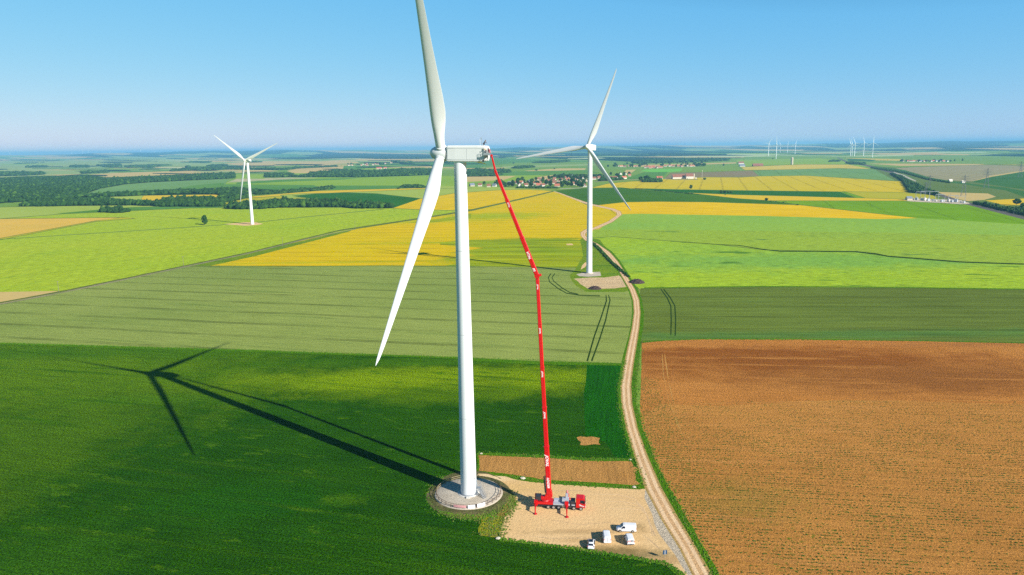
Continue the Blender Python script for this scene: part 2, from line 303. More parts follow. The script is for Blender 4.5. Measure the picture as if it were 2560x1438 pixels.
S('rut_and_shade', ca=(.016, .042, .006), cb=(.026, .058, .008), big=.1, finek=.5, fine=1, bump=.5)  # dark soil of gaps in the crop, with their shade in the colour
S('track_edge', ca=(.085, .12, .02), cb=(.13, .15, .035), big=.1, finek=.4, fine=.6, bump=.3)
S('track_dirt', ca=(.27, .23, .14), cb=(.20, .21, .08), big=.05, finek=.4, fine=1, bump=.4)
S('slab', ca=(.48, .42, .34), cb=(.40, .34, .26), cc=(.52, .46, .37), big=.25, contrast=.9, finek=.3, fine=2, bump=.3)
ROAD = {'road_mid', 'road_rut', 'road_edge'}; YARD = {'sand', 'gravel', 'slab'}; RAIL = {'ballast'}; PATH = {'path_pale', 'track_dirt'}

POLY = []
def A(k, *p):
    POLY.append((k, [tuple(map(float, q)) for q in p]))
    if k in EDGED: q = list(p)+[p[0]]; strip('margin', q, [1.7 if v > 600 else (1.2 if v > 500 else .8) for _, v in q])
def strip(k, pts, w):
    """a band w (photo px, number or list) tall/wide round a traced line"""
    n = len(pts); ws = w if isinstance(w, (list, tuple)) else [w]*n; L, Rr = [], []
    for i, p in enumerate(pts):
        a, b = pts[max(i-1, 0)], pts[min(i+1, n-1)]; dx, dy = b[0]-a[0], b[1]-a[1]; h = math.hypot(dx, dy) or 1
        nx, ny = -dy/h*ws[i]/2, dx/h*ws[i]/2
        L.append((p[0]+nx, p[1]+ny)); Rr.append((p[0]-nx, p[1]-ny))
    A(k, *(L+Rr[::-1]))
EDGED = {'wheat_green', 'barley_gold', 'barley_left', 'lime', 'gold', 'lime_right', 'bright_green', 'deep_green', 'gold_tram', 'sage', 'teal_green', 'yellow_strip', 'olive_yellow', 'pale_green', 'brown_far', 'gold_far', 'plough_lines', 'orange_tan'}
X0, X1 = -1500, 4000
# ---- far bands
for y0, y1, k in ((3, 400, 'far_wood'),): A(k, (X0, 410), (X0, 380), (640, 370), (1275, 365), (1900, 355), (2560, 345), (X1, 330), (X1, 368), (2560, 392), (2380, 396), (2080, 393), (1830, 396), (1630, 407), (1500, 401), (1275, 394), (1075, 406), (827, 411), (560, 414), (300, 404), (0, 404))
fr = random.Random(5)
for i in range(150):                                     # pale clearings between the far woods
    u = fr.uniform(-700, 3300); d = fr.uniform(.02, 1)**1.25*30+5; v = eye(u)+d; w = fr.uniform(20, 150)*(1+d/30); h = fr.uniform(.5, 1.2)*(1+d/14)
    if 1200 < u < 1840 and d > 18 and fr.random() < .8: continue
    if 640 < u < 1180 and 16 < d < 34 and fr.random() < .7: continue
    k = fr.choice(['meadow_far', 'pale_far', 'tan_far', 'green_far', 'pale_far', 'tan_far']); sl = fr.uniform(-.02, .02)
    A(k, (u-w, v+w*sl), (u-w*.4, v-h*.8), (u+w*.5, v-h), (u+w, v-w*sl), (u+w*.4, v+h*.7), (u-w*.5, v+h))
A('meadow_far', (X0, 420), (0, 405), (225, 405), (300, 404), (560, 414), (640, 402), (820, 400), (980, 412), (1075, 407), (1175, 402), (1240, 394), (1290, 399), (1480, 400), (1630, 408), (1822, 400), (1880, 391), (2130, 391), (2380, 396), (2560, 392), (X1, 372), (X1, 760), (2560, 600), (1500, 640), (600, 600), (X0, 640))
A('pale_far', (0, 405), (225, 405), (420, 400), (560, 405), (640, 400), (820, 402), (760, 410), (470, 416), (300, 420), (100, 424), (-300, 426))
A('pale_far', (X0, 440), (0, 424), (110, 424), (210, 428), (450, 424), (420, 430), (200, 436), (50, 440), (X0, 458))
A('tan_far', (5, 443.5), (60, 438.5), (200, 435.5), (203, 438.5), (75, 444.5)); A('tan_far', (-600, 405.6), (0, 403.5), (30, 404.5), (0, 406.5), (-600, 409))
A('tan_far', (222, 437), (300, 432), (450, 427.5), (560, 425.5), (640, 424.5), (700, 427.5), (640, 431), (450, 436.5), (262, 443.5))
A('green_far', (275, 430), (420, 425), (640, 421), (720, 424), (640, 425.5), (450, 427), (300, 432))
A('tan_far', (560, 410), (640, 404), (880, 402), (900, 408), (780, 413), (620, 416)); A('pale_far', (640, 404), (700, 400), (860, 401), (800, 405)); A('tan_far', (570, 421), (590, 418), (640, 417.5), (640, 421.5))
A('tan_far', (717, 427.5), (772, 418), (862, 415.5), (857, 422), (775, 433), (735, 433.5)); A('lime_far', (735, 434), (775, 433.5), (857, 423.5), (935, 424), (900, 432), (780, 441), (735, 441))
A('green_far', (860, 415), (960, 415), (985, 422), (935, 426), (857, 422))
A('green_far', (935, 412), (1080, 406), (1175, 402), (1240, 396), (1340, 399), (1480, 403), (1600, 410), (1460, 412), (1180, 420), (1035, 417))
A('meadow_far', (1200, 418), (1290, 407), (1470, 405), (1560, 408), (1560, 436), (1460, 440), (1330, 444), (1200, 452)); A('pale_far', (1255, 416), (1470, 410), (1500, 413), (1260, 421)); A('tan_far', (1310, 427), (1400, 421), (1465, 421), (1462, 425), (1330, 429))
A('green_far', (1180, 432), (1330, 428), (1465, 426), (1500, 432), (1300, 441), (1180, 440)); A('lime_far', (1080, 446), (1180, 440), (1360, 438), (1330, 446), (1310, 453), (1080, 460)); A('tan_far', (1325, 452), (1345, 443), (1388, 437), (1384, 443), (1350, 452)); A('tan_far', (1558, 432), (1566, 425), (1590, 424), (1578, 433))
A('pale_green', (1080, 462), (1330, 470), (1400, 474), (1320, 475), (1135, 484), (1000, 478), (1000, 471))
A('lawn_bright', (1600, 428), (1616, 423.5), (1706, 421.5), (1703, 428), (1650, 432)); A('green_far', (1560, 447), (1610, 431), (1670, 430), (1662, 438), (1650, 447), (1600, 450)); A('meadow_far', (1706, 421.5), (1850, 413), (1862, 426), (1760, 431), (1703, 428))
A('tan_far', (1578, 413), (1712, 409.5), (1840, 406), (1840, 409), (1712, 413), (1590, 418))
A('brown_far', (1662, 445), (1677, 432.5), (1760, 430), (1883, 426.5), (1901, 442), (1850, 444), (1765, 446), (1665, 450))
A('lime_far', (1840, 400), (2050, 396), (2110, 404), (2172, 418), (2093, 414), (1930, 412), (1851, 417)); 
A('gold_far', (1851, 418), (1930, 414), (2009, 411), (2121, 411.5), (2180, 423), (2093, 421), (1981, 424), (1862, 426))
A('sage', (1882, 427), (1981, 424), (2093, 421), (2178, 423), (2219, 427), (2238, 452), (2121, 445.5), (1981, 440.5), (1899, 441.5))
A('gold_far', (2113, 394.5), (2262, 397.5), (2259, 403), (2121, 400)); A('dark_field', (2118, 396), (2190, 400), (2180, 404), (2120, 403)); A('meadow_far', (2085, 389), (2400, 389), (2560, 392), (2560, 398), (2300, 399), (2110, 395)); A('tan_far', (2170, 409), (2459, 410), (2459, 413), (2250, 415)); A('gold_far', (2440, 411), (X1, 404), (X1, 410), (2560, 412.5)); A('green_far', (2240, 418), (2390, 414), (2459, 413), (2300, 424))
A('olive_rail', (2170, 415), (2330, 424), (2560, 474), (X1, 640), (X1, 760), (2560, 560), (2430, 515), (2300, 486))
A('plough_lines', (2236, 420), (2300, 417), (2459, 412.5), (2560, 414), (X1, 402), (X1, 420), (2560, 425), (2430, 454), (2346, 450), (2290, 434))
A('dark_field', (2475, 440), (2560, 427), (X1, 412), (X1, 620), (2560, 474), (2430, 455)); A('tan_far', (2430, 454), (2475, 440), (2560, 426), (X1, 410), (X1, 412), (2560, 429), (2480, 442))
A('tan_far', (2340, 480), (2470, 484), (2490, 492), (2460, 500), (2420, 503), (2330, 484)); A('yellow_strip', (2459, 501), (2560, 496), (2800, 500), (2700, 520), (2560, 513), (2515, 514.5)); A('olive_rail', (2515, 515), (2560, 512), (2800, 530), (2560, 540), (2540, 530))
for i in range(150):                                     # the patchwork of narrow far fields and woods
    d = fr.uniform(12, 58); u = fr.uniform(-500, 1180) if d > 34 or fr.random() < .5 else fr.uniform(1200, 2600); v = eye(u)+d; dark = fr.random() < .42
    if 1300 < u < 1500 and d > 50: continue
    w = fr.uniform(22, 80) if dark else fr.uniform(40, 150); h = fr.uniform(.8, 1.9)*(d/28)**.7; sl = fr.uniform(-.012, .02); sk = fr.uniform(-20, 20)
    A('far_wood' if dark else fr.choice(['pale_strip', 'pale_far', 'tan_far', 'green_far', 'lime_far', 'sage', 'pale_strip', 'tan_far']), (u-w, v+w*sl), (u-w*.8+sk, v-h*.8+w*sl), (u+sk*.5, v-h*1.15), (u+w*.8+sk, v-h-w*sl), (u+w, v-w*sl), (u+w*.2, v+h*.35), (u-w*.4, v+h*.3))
# ---- left, middle distance
A('lime_far', (540, 470), (560, 456), (660, 446), (775, 444), (935, 441.5), (1085, 440), (1180, 440), (1180, 466), (1070, 464.5), (835, 465), (560, 463)); A('tan_far', (1150, 442), (1290, 440), (1260, 450), (1150, 456))
A('straw_strip', (567, 457), (592, 447), (730, 444), (795, 445), (635, 453)); A('green_far', (592, 456), (700, 449), (900, 445), (860, 449), (700, 455), (590, 461))
A('lime_far', (585, 447), (590, 436), (668, 436), (662, 447))
A('green_far', (835, 464), (1000, 464), (1060, 468), (1000, 472), (820, 475)); A('green_far', (540, 472), (560, 461), (785, 463), (800, 470), (700, 477), (560, 478))
A('woodland_floor', (X0, 470), (0, 444), (62, 441), (150, 439), (200, 436), (237, 440), (262, 444), (375, 440), (450, 436), (525, 432), (587, 431), (587, 446), (500, 450), (375, 456), (312, 461), (250, 472), (215, 484), (205, 492), (300, 487), (300, 503), (100, 512), (0, 514), (X0, 545))
A('sage', (215, 484.5), (250, 472), (312, 461), (375, 456), (500, 450), (572, 448), (566, 456), (556, 470), (470, 474.5), (360, 476), (270, 485)); A('green_far', (430, 474), (480, 464), (560, 457), (560, 471))
A('meadow_far', (X0, 550), (0, 506), (95, 502), (70, 511), (0, 515.5), (X0, 570)); A('lime_far', (0, 492), (0, 484), (32, 486), (28, 490))
A('woodland_floor', (120, 496), (200, 486), (275, 483), (362, 479), (375, 475), (475, 474), (560, 468), (597, 470), (700, 475), (792, 470), (815, 464), (835, 466), (832, 473), (700, 481), (630, 486), (600, 493), (560, 498), (400, 496), (195, 500))
A('pale_green', (193, 497), (270, 492), (360, 488.5), (352, 500), (200, 500)); A('yellow_strip', (352, 497), (360, 489), (550, 486), (545, 497), (405, 506), (370, 507))
A('olive_yellow', (552, 510), (610, 497), (700, 490), (850, 482), (940, 482), (800, 494), (660, 503), (560, 522)); A('yellow_strip', (610, 495), (640, 490), (700, 485), (790, 477.5), (900, 474), (1070, 470), (1077, 473.5), (860, 481), (780, 485), (640, 494)); A('pale_green', (700, 488), (760, 484), (880, 482), (850, 490), (720, 496))
A('pale_green', (850, 482), (960, 477), (1077, 472), (1180, 470), (1180, 482), (1100, 491), (1060, 499), (940, 485))
A('teal_green', (730, 490), (790, 484), (860, 481.5), (940, 484), (1063, 497.5), (1030, 510), (990, 520), (880, 520), (800, 500))
A('pale_green', (X0, 545), (0, 518), (100, 515.5), (250, 514), (300, 513), (560, 516), (400, 522), (260, 528), (160, 536), (0, 548), (X0, 575))
A('wedge_green', (140, 534), (250, 524), (330, 518), (500, 514.5), (570, 517.5), (400, 522), (330, 530), (200, 536)); A('green_far', (320, 521), (420, 516), (570, 516), (540, 521), (400, 523))
A('lime', (X0, 640), (X0, 570), (0, 547), (160, 535), (330, 527), (480, 520.5), (600, 519), (860, 519), (960, 521), (1040, 517), (1178, 520), (1180, 530), (1040, 550), (890, 573), (620, 636), (485, 664), (300, 705), (150, 735), (0, 764), (X0, 1120))
A('olive_yellow', (0, 560), (60, 552), (305, 543.5), (340, 546), (240, 554), (120, 577), (0, 600), (X0, 900), (X0, 860)); A('orange_tan', (X0, 590), (0, 547), (150, 545.5), (305, 543.5), (240, 552), (120, 574), (0, 596), (X0, 840))
strip('lime_track', [(0, 598.5), (180, 587), (400, 573), (560, 562), (640, 556), (760, 543), (960, 523)], 1.6)
A('tan_far', (X0, 1010), (X0, 820), (0, 730), (130, 728), (265, 726), (150, 733), (0, 760))
A('wheat_green', (X0, 960), (-200, 802), (0, 762), (150, 733), (300, 702), (485, 663.5), (700, 665.5), (960, 663.5), (1200, 665), (1415, 668.5), (1470, 668), (1560, 700), (1620, 730), (1590, 960), (1345, 930), (X0, 900))
A('barley_gold', (485, 664.5), (620, 636), (760, 600), (890, 572.5), (1040, 549), (1180, 527), (1300, 499.5), (1385, 479), (1440, 490), (1500, 510), (1560, 535), (1500, 580), (1475, 640), (1440, 669), (1415, 669.5), (1200, 666), (960, 664.5), (700, 666.5))
A('plot_grass', (485, 664.8), (620, 634), (850, 581), (890, 571.5), (870, 580), (640, 640), (540, 662), (520, 664.8))
A('barley_left', (980, 521), (1050, 497), (1135, 483.5), (1240, 475.5), (1320, 474), (1382, 477.5), (1300, 497.5), (1180, 523.5), (1130, 526), (1050, 524.5))
A('barley_green', (1100, 606), (1180, 600), (1300, 601), (1400, 597), (1452, 600), (1452, 612), (1458, 640), (1442, 668), (1415, 669), (1200, 665.5), (1110, 664.5), (1180, 655), (1090, 648), (1190, 640), (1150, 628), (1210, 620), (1100, 612))
A('barley_green', (1020, 557), (1100, 547), (1178, 534), (1178, 545), (1090, 556))
strip('track_edge', [(X0, 1054), (0, 757), (150, 729.5), (300, 699), (485, 660), (620, 632), (760, 597), (850, 576), (890, 570), (1040, 547.5), (1180, 525), (1300, 497.5), (1385, 478)], [14, 3.2, 3, 3, 2.6, 2.6, 2.2, 3, 3, 2.4, 2.4, 2.2, 1.5])
strip('track_dirt', [(X0, 1060), (0, 760.5), (150, 732.5), (300, 701.5), (485, 662.5), (620, 634), (760, 599), (850, 580), (890, 573)], [18, 3, 3, 2.6, 2.4, 2, 1.8, 1.5, 1])
# ---- right side fields
A('gold_tram', (1440, 477), (1483, 468), (1520, 459), (1560, 455), (1650, 448), (1766, 443), (1850, 443.5), (1900, 440.5), (2012, 439), (2130, 446), (2256, 454), (2273, 482), (2200, 482), (2104, 479.5), (1840, 476), (1700, 474), (1586, 471.5), (1459, 471.5))
A('dark_field', (2225, 427), (2256, 452), (2273, 482), (2330, 487), (2380, 496), (2300, 462), (2240, 432)); A('olive_yellow', (2104, 479), (2250, 481), (2330, 487), (2345, 497), (2256, 501), (2160, 496))
A('teal_green', (1586, 471), (1700, 474), (1840, 476.5), (2104, 479.5), (2160, 495.5), (2000, 492), (1840, 488), (1727, 484), (1695, 481), (1631, 477)); A('bright_green', (2100, 479.5), (2115, 480), (2165, 495.8), (2140, 495.5))
A('yellow_strip', (1720, 482), (1840, 487), (2000, 491), (2256, 498), (2270, 502), (2256, 504), (1924, 502.5), (1840, 497))
A('deep_green', (1388, 477), (1459, 470.5), (1552, 469), (1631, 477), (1727, 483), (1840, 496), (1924, 502), (2020, 514.5), (1840, 512), (1700, 508), (1560, 507), (1500, 513), (1464, 511), (1430, 496))
A('bright_green', (1924, 502), (2256, 502.5), (2318, 506), (2440, 513), (2560, 544), (2900, 640), (2900, 660), (2560, 564), (2290, 548), (2200, 538), (2020, 515), (1985, 510))
A('gold', (1492, 513), (1560, 505.5), (1640, 504), (1760, 505), (2000, 512.5), (2200, 535), (2295, 545.5), (2200, 550), (1900, 543), (1600, 537), (1540, 536), (1520, 520))
A('lime_top', (1470, 590), (1500, 572), (1550, 536), (1600, 534.5), (1900, 540), (2200, 548), (2295, 545.5), (2560, 561), (X1, 660), (X1, 720), (2560, 590), (1480, 600))
A('lime_upper', (1465, 600), (1485, 574), (1700, 575), (2100, 580), (2560, 588), (X1, 700), (X1, 800), (2560, 700), (1600, 690))
A('lime_right', (1470, 595), (1530, 592), (1720, 606), (1800, 612), (1910, 625), (2140, 630), (2220, 641), (2400, 656), (2560, 661), (X1, 742), (X1, 850), (2560, 726), (1650, 722), (1600, 725), (1560, 690), (1500, 640))
strip('rut_and_shade', [(1700, 604), (1790, 611), (1850, 614), (1910, 624), (1950, 628.5), (2040, 628.5), (2140, 629.5), (2190, 635), (2220, 641), (2300, 647), (2400, 655), (2480, 658), (2560, 660.5), (X1, 740)], [.6, 1.2, 1.8, 2.2, 2.4, 2.6, 3, 3.4, 3.2, 3.2, 3, 3, 3, 6])
A('wheat_green_2', (1600, 721), (1650, 718), (1900, 716.5), (2200, 718.5), (2560, 723), (X1, 750), (X1, 960), (2560, 870), (1590, 870))
strip('verge', [(1610, 720), (1900, 716), (2200, 718), (2560, 723), (X1, 748)], 2.2)
A('soil', (1604, 858), (1660, 852), (1750, 848.5), (2000, 848.5), (2300, 853), (2560, 858.5), (X1, 893), (X1, 2000), (1500, 2000), (1600, 1100))
A('soil_green', (1585, 1060), (1650, 1010), (1800, 1015), (2100, 1000), (2560, 1010), (X1, 1050), (X1, 2000), (1500, 2000))
strip('verge', [(1604, 854.5), (1660, 851), (1750, 847.5), (2000, 847.5), (2300, 852), (2560, 857.5), (X1, 892)], 2.4)
strip('soil_rut', [(1655, 885), (1660, 940), (1672, 1000), (1695, 1060), (1715, 1110)], .9); strip('soil_rut', [(1663, 885), (1669, 940), (1682, 1000), (1706, 1060), (1727, 1105)], .9)
strip('soil_rut', [(1730, 1010), (2000, 1004), (2560, 1001)], .8)
# ---- near left
A('crop_dark', (X0, 850), (-600, 848), (0, 857), (560, 873), (1150, 893), (1345, 903), (1555, 908), (1560, 965), (1563, 1010), (1580, 1070), (1603, 1145), (1630, 1222), (1670, 1300), (1716, 1372), (1750, 1438), (1900, 1800), (2150, 2600), (2300, 4200), (-4200, 4200), (X0, 1700))
A('crop_plot', (1468, 911), (1556, 909), (1575, 1000), (1600, 1148), (1540, 1146), (1510, 1104), (1462, 1088), (1460, 1000))
A('soil_strip', (1443, 1094), (1455, 1091), (1470, 1093), (1484, 1091.5), (1497, 1095), (1495, 1101), (1502, 1107), (1499, 1112), (1482, 1110.5), (1466, 1114), (1447, 1112), (1449, 1105), (1441, 1100)); A('verge', (1160, 893.5), (1345, 903), (1556, 908), (1556, 914), (1340, 911), (1160, 901)); A('verge', (0, 857), (560, 873), (1150, 893), (1150, 897), (560, 877), (0, 861))
strip('rut_and_shade', [(1377, 684), (1371, 694), (1374, 705), (1396, 722), (1416, 733), (1446, 738), (1500, 740)], 2.3); strip('rut_and_shade', [(1387, 684), (1380, 694), (1384, 703), (1405, 720), (1424, 731), (1446, 736)], 2.3)
strip('rut_and_shade', [(1515, 737), (1516, 752), (1504, 790), (1486, 840), (1468, 903)], [2, 3.2, 3.4, 3.6, 4.2]); strip('rut_and_shade', [(1521, 737), (1525, 750), (1514, 800), (1500, 845), (1479, 903)], [2, 3.2, 3.4, 3.6, 4.2])
strip('rut_and_shade', [(1652, 723), (1668, 745), (1677, 765), (1678, 800), (1677, 838)], [2.6, 3, 3.2, 3.2, 3]); strip('rut_and_shade', [(1659, 723), (1676, 745), (1687, 765), (1689, 800), (1688, 840)], [2.6, 3, 3.2, 3.2, 3])
# ---- second turbine's plot
A('plot_grass', (1424, 688), (1437, 676), (1458, 640), (1450, 600), (1462, 590), (1500, 600), (1530, 640), (1560, 690), (1582, 722), (1560, 730), (1465, 730), (1440, 714), (1428, 700))
A('sand', (1455, 664), (1463, 656), (1470, 657), (1463, 668), (1452, 674)); A('sand', (1414, 610), (1430, 609), (1434, 613), (1418, 613))
A('slab', (1441, 686), (1458, 681.5), (1500, 679.5), (1503, 690), (1470, 692), (1448, 690.5))
A('plot_dirt', (1435, 697), (1475, 694), (1512, 694), (1547, 689), (1557, 696), (1569, 717), (1536, 721), (1471, 724), (1460, 717), (1442, 703))
strip('rut_and_shade', [(1478, 602), (1500, 622), (1525, 650), (1550, 672), (1575, 693)], [1.5, 3, 3.5, 4, 6])  # shaded side of the crop edge, painted as a dark band
# ---- the main plot
A('verge', (1193, 1132), (1367, 1139), (1485, 1147), (1574, 1146), (1604, 1190), (1622, 1224), (1600, 1228), (1485, 1222), (1367, 1213), (1300, 1207), (1193, 1190))
A('soil_strip', (1193, 1138), (1367, 1145), (1485, 1153), (1574, 1153), (1589, 1173), (1598, 1210), (1580, 1213), (1485, 1206), (1367, 1200), (1260, 1184), (1193, 1176))
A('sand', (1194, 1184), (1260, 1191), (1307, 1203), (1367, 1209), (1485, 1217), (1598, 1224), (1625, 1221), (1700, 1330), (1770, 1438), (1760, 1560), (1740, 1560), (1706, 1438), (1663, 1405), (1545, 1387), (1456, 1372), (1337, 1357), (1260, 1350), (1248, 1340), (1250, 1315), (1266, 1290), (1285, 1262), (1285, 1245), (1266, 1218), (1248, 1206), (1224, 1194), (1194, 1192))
A('bank', *[(1172+104*math.cos(t)-6*math.sin(t), 1237+60*math.sin(t)) for t in [k*2*math.pi/36 for k in range(36)]])
A('verge_dry', (1246, 1290), (1262, 1262), (1264, 1232), (1252, 1212), (1270, 1222), (1290, 1246), (1288, 1264), (1268, 1290), (1254, 1312), (1250, 1340), (1216, 1300), (1180, 1298), (1110, 1282), (1180, 1284))
A('verge_yellow', (1203, 1292), (1248, 1290), (1252, 1318), (1245, 1346), (1205, 1340), (1200, 1318)); A('verge', (1252, 1208), (1262, 1218), (1284, 1240), (1286, 1262), (1274, 1276), (1268, 1256), (1258, 1230))
A('sand', (1196, 1184), (1225, 1186), (1262, 1200), (1300, 1212), (1290, 1230), (1262, 1216), (1240, 1203), (1218, 1196), (1194, 1194))
for k_ in range(5):
    o_ = k_*9; strip('sand_mark' if k_ % 2 else 'road_rut', [(1480+o_, 1236+o_), (1540+o_*.8, 1236+o_), (1585+o_*.5, 1246+o_*.8), (1610+o_*.2, 1272+o_*.4), (1622, 1300), (1640-o_*.3, 1340)], [.5, 1.1, 1.3, 1.3, 1.2, .5])
strip('sand_mark', [(1300, 1222), (1360, 1228), (1430, 1226), (1500, 1232)], [.5, 1.6, 1.4, .5]); strip('sand_mark', [(1380, 1300), (1450, 1312), (1520, 1306), (1600, 1330), (1650, 1372)], [.5, 1.5, 1.5, 1.6, .8]); strip('sand_mark', [(1300, 1338), (1380, 1346), (1460, 1345), (1540, 1352)], [.5, 1.8, 2.2, .6])
A('gravel', (1613, 1220), (1626, 1223), (1648, 1262), (1680, 1310), (1722, 1372), (1765, 1438), (1820, 1560), (1790, 1560), (1716, 1438), (1687, 1387), (1649, 1334), (1628, 1286), (1613, 1245))
strip('verge', [(1250, 1352), (1337, 1358), (1456, 1374), (1545, 1389), (1663, 1408), (1700, 1436), (1745, 1540)], [3, 4, 4, 5, 7, 10, 16])
# ---- farm road (left edge, right edge) from far to near
RD = [((1383, 479), (1386, 478.5)), ((1398, 484), (1402, 483)), ((1428, 496), (1432, 494)), ((1455, 507), (1461, 504)), ((1478, 513.5), (1484, 511)), ((1505, 519.5), (1512, 517)), ((1528, 525), (1536, 522)), ((1540, 531), (1552, 529)),
      ((1542, 538), (1555, 537)), ((1521, 553), (1532, 555)), ((1484, 569), (1497, 571)), ((1462, 574), (1476, 577)), ((1451, 581), (1466, 582)), ((1452, 590), (1463, 588)), ((1461, 600), (1472, 598)), ((1484, 613), (1495, 610)), ((1513, 633), (1524, 630)), ((1534, 657), (1545, 654)),
      ((1549, 681), (1561, 679)), ((1561, 702), (1573, 700)), ((1575, 726), (1588, 724)), ((1583, 751), (1598, 750)), ((1585, 781), (1601, 781)), ((1580, 820), (1598, 820)), ((1569, 870), (1590, 870)), ((1559, 920), (1582, 920)), ((1552, 965), (1577, 965)), ((1554, 1010), (1580, 1010)),
      ((1566, 1070), (1593, 1069)), ((1588, 1145), (1619, 1142)), ((1614, 1222), (1652, 1218)), ((1655, 1300), (1692, 1290)), ((1700, 1372), (1733, 1358)), ((1732, 1438), (1772, 1425)), ((1790, 1560), (1836, 1545)), ((1880, 1800), (1940, 1780)), ((2100, 2600), (2200, 2580))]
def lane(a, b, i0=0, i1=None): 
    q = RD[i0:i1]; f = lambda e, s: (e[0][0]+(e[1][0]-e[0][0])*s, e[0][1]+(e[1][1]-e[0][1])*s)
    return [f(e, a) for e in q]+[f(e, b) for e in q][::-1]
A('verge', *(lane(-.3, 1.5, 14, 30))); A('verge', *lane(.5, 1.5, 29))
for a, b, k in ((-.04, 1.04, 'road_edge'), (.1, .9, 'road_mid'), (.16, .38, 'road_rut'), (.62, .84, 'road_rut')): A(k, *lane(a, b))
# ---- third turbine's plot, railway, substation yard
A('sand', (560, 560.5), (610, 556), (640, 556), (658, 560), (640, 563), (614, 564.5))
strip('dark_field', [(2172, 414), (2262, 427), (2318, 445), (2374, 454), (2431, 462), (2515, 473), (2560, 485), (2900, 580)], [1, 3, 3.5, 4, 4, 7, 14, 40])
strip('path_pale', [(2225, 428), (2258, 440), (2290, 453)], [2, 6, 2])
strip('ballast', [(2092, 394), (2099, 396.5), (2116, 405), (2150, 411), (2172, 415), (2228, 431), (2279, 455), (2318, 473), (2360, 491), (2397, 503), (2459, 519), (2560, 545), (3000, 660)], [1.5, 2.5, 3.5, 3.5, 4, 5, 6, 6, 6, 7, 7, 8, 22])
strip('path_pale', [(2262, 450.5), (2310, 475), (2350, 492)], 1.1)
A('gravel', (2258, 498), (2290, 496.5), (2350, 499), (2400, 500), (2430, 510), (2400, 510.5), (2350, 507), (2300, 505), (2270, 503)); 
strip('path_pale', [(1470, 466), (1450, 470), (1400, 472)], 1.2); strip('track_dirt', [(1486, 454), (1560, 450), (1650, 446), (1690, 449), (1745, 449)], 1.6)

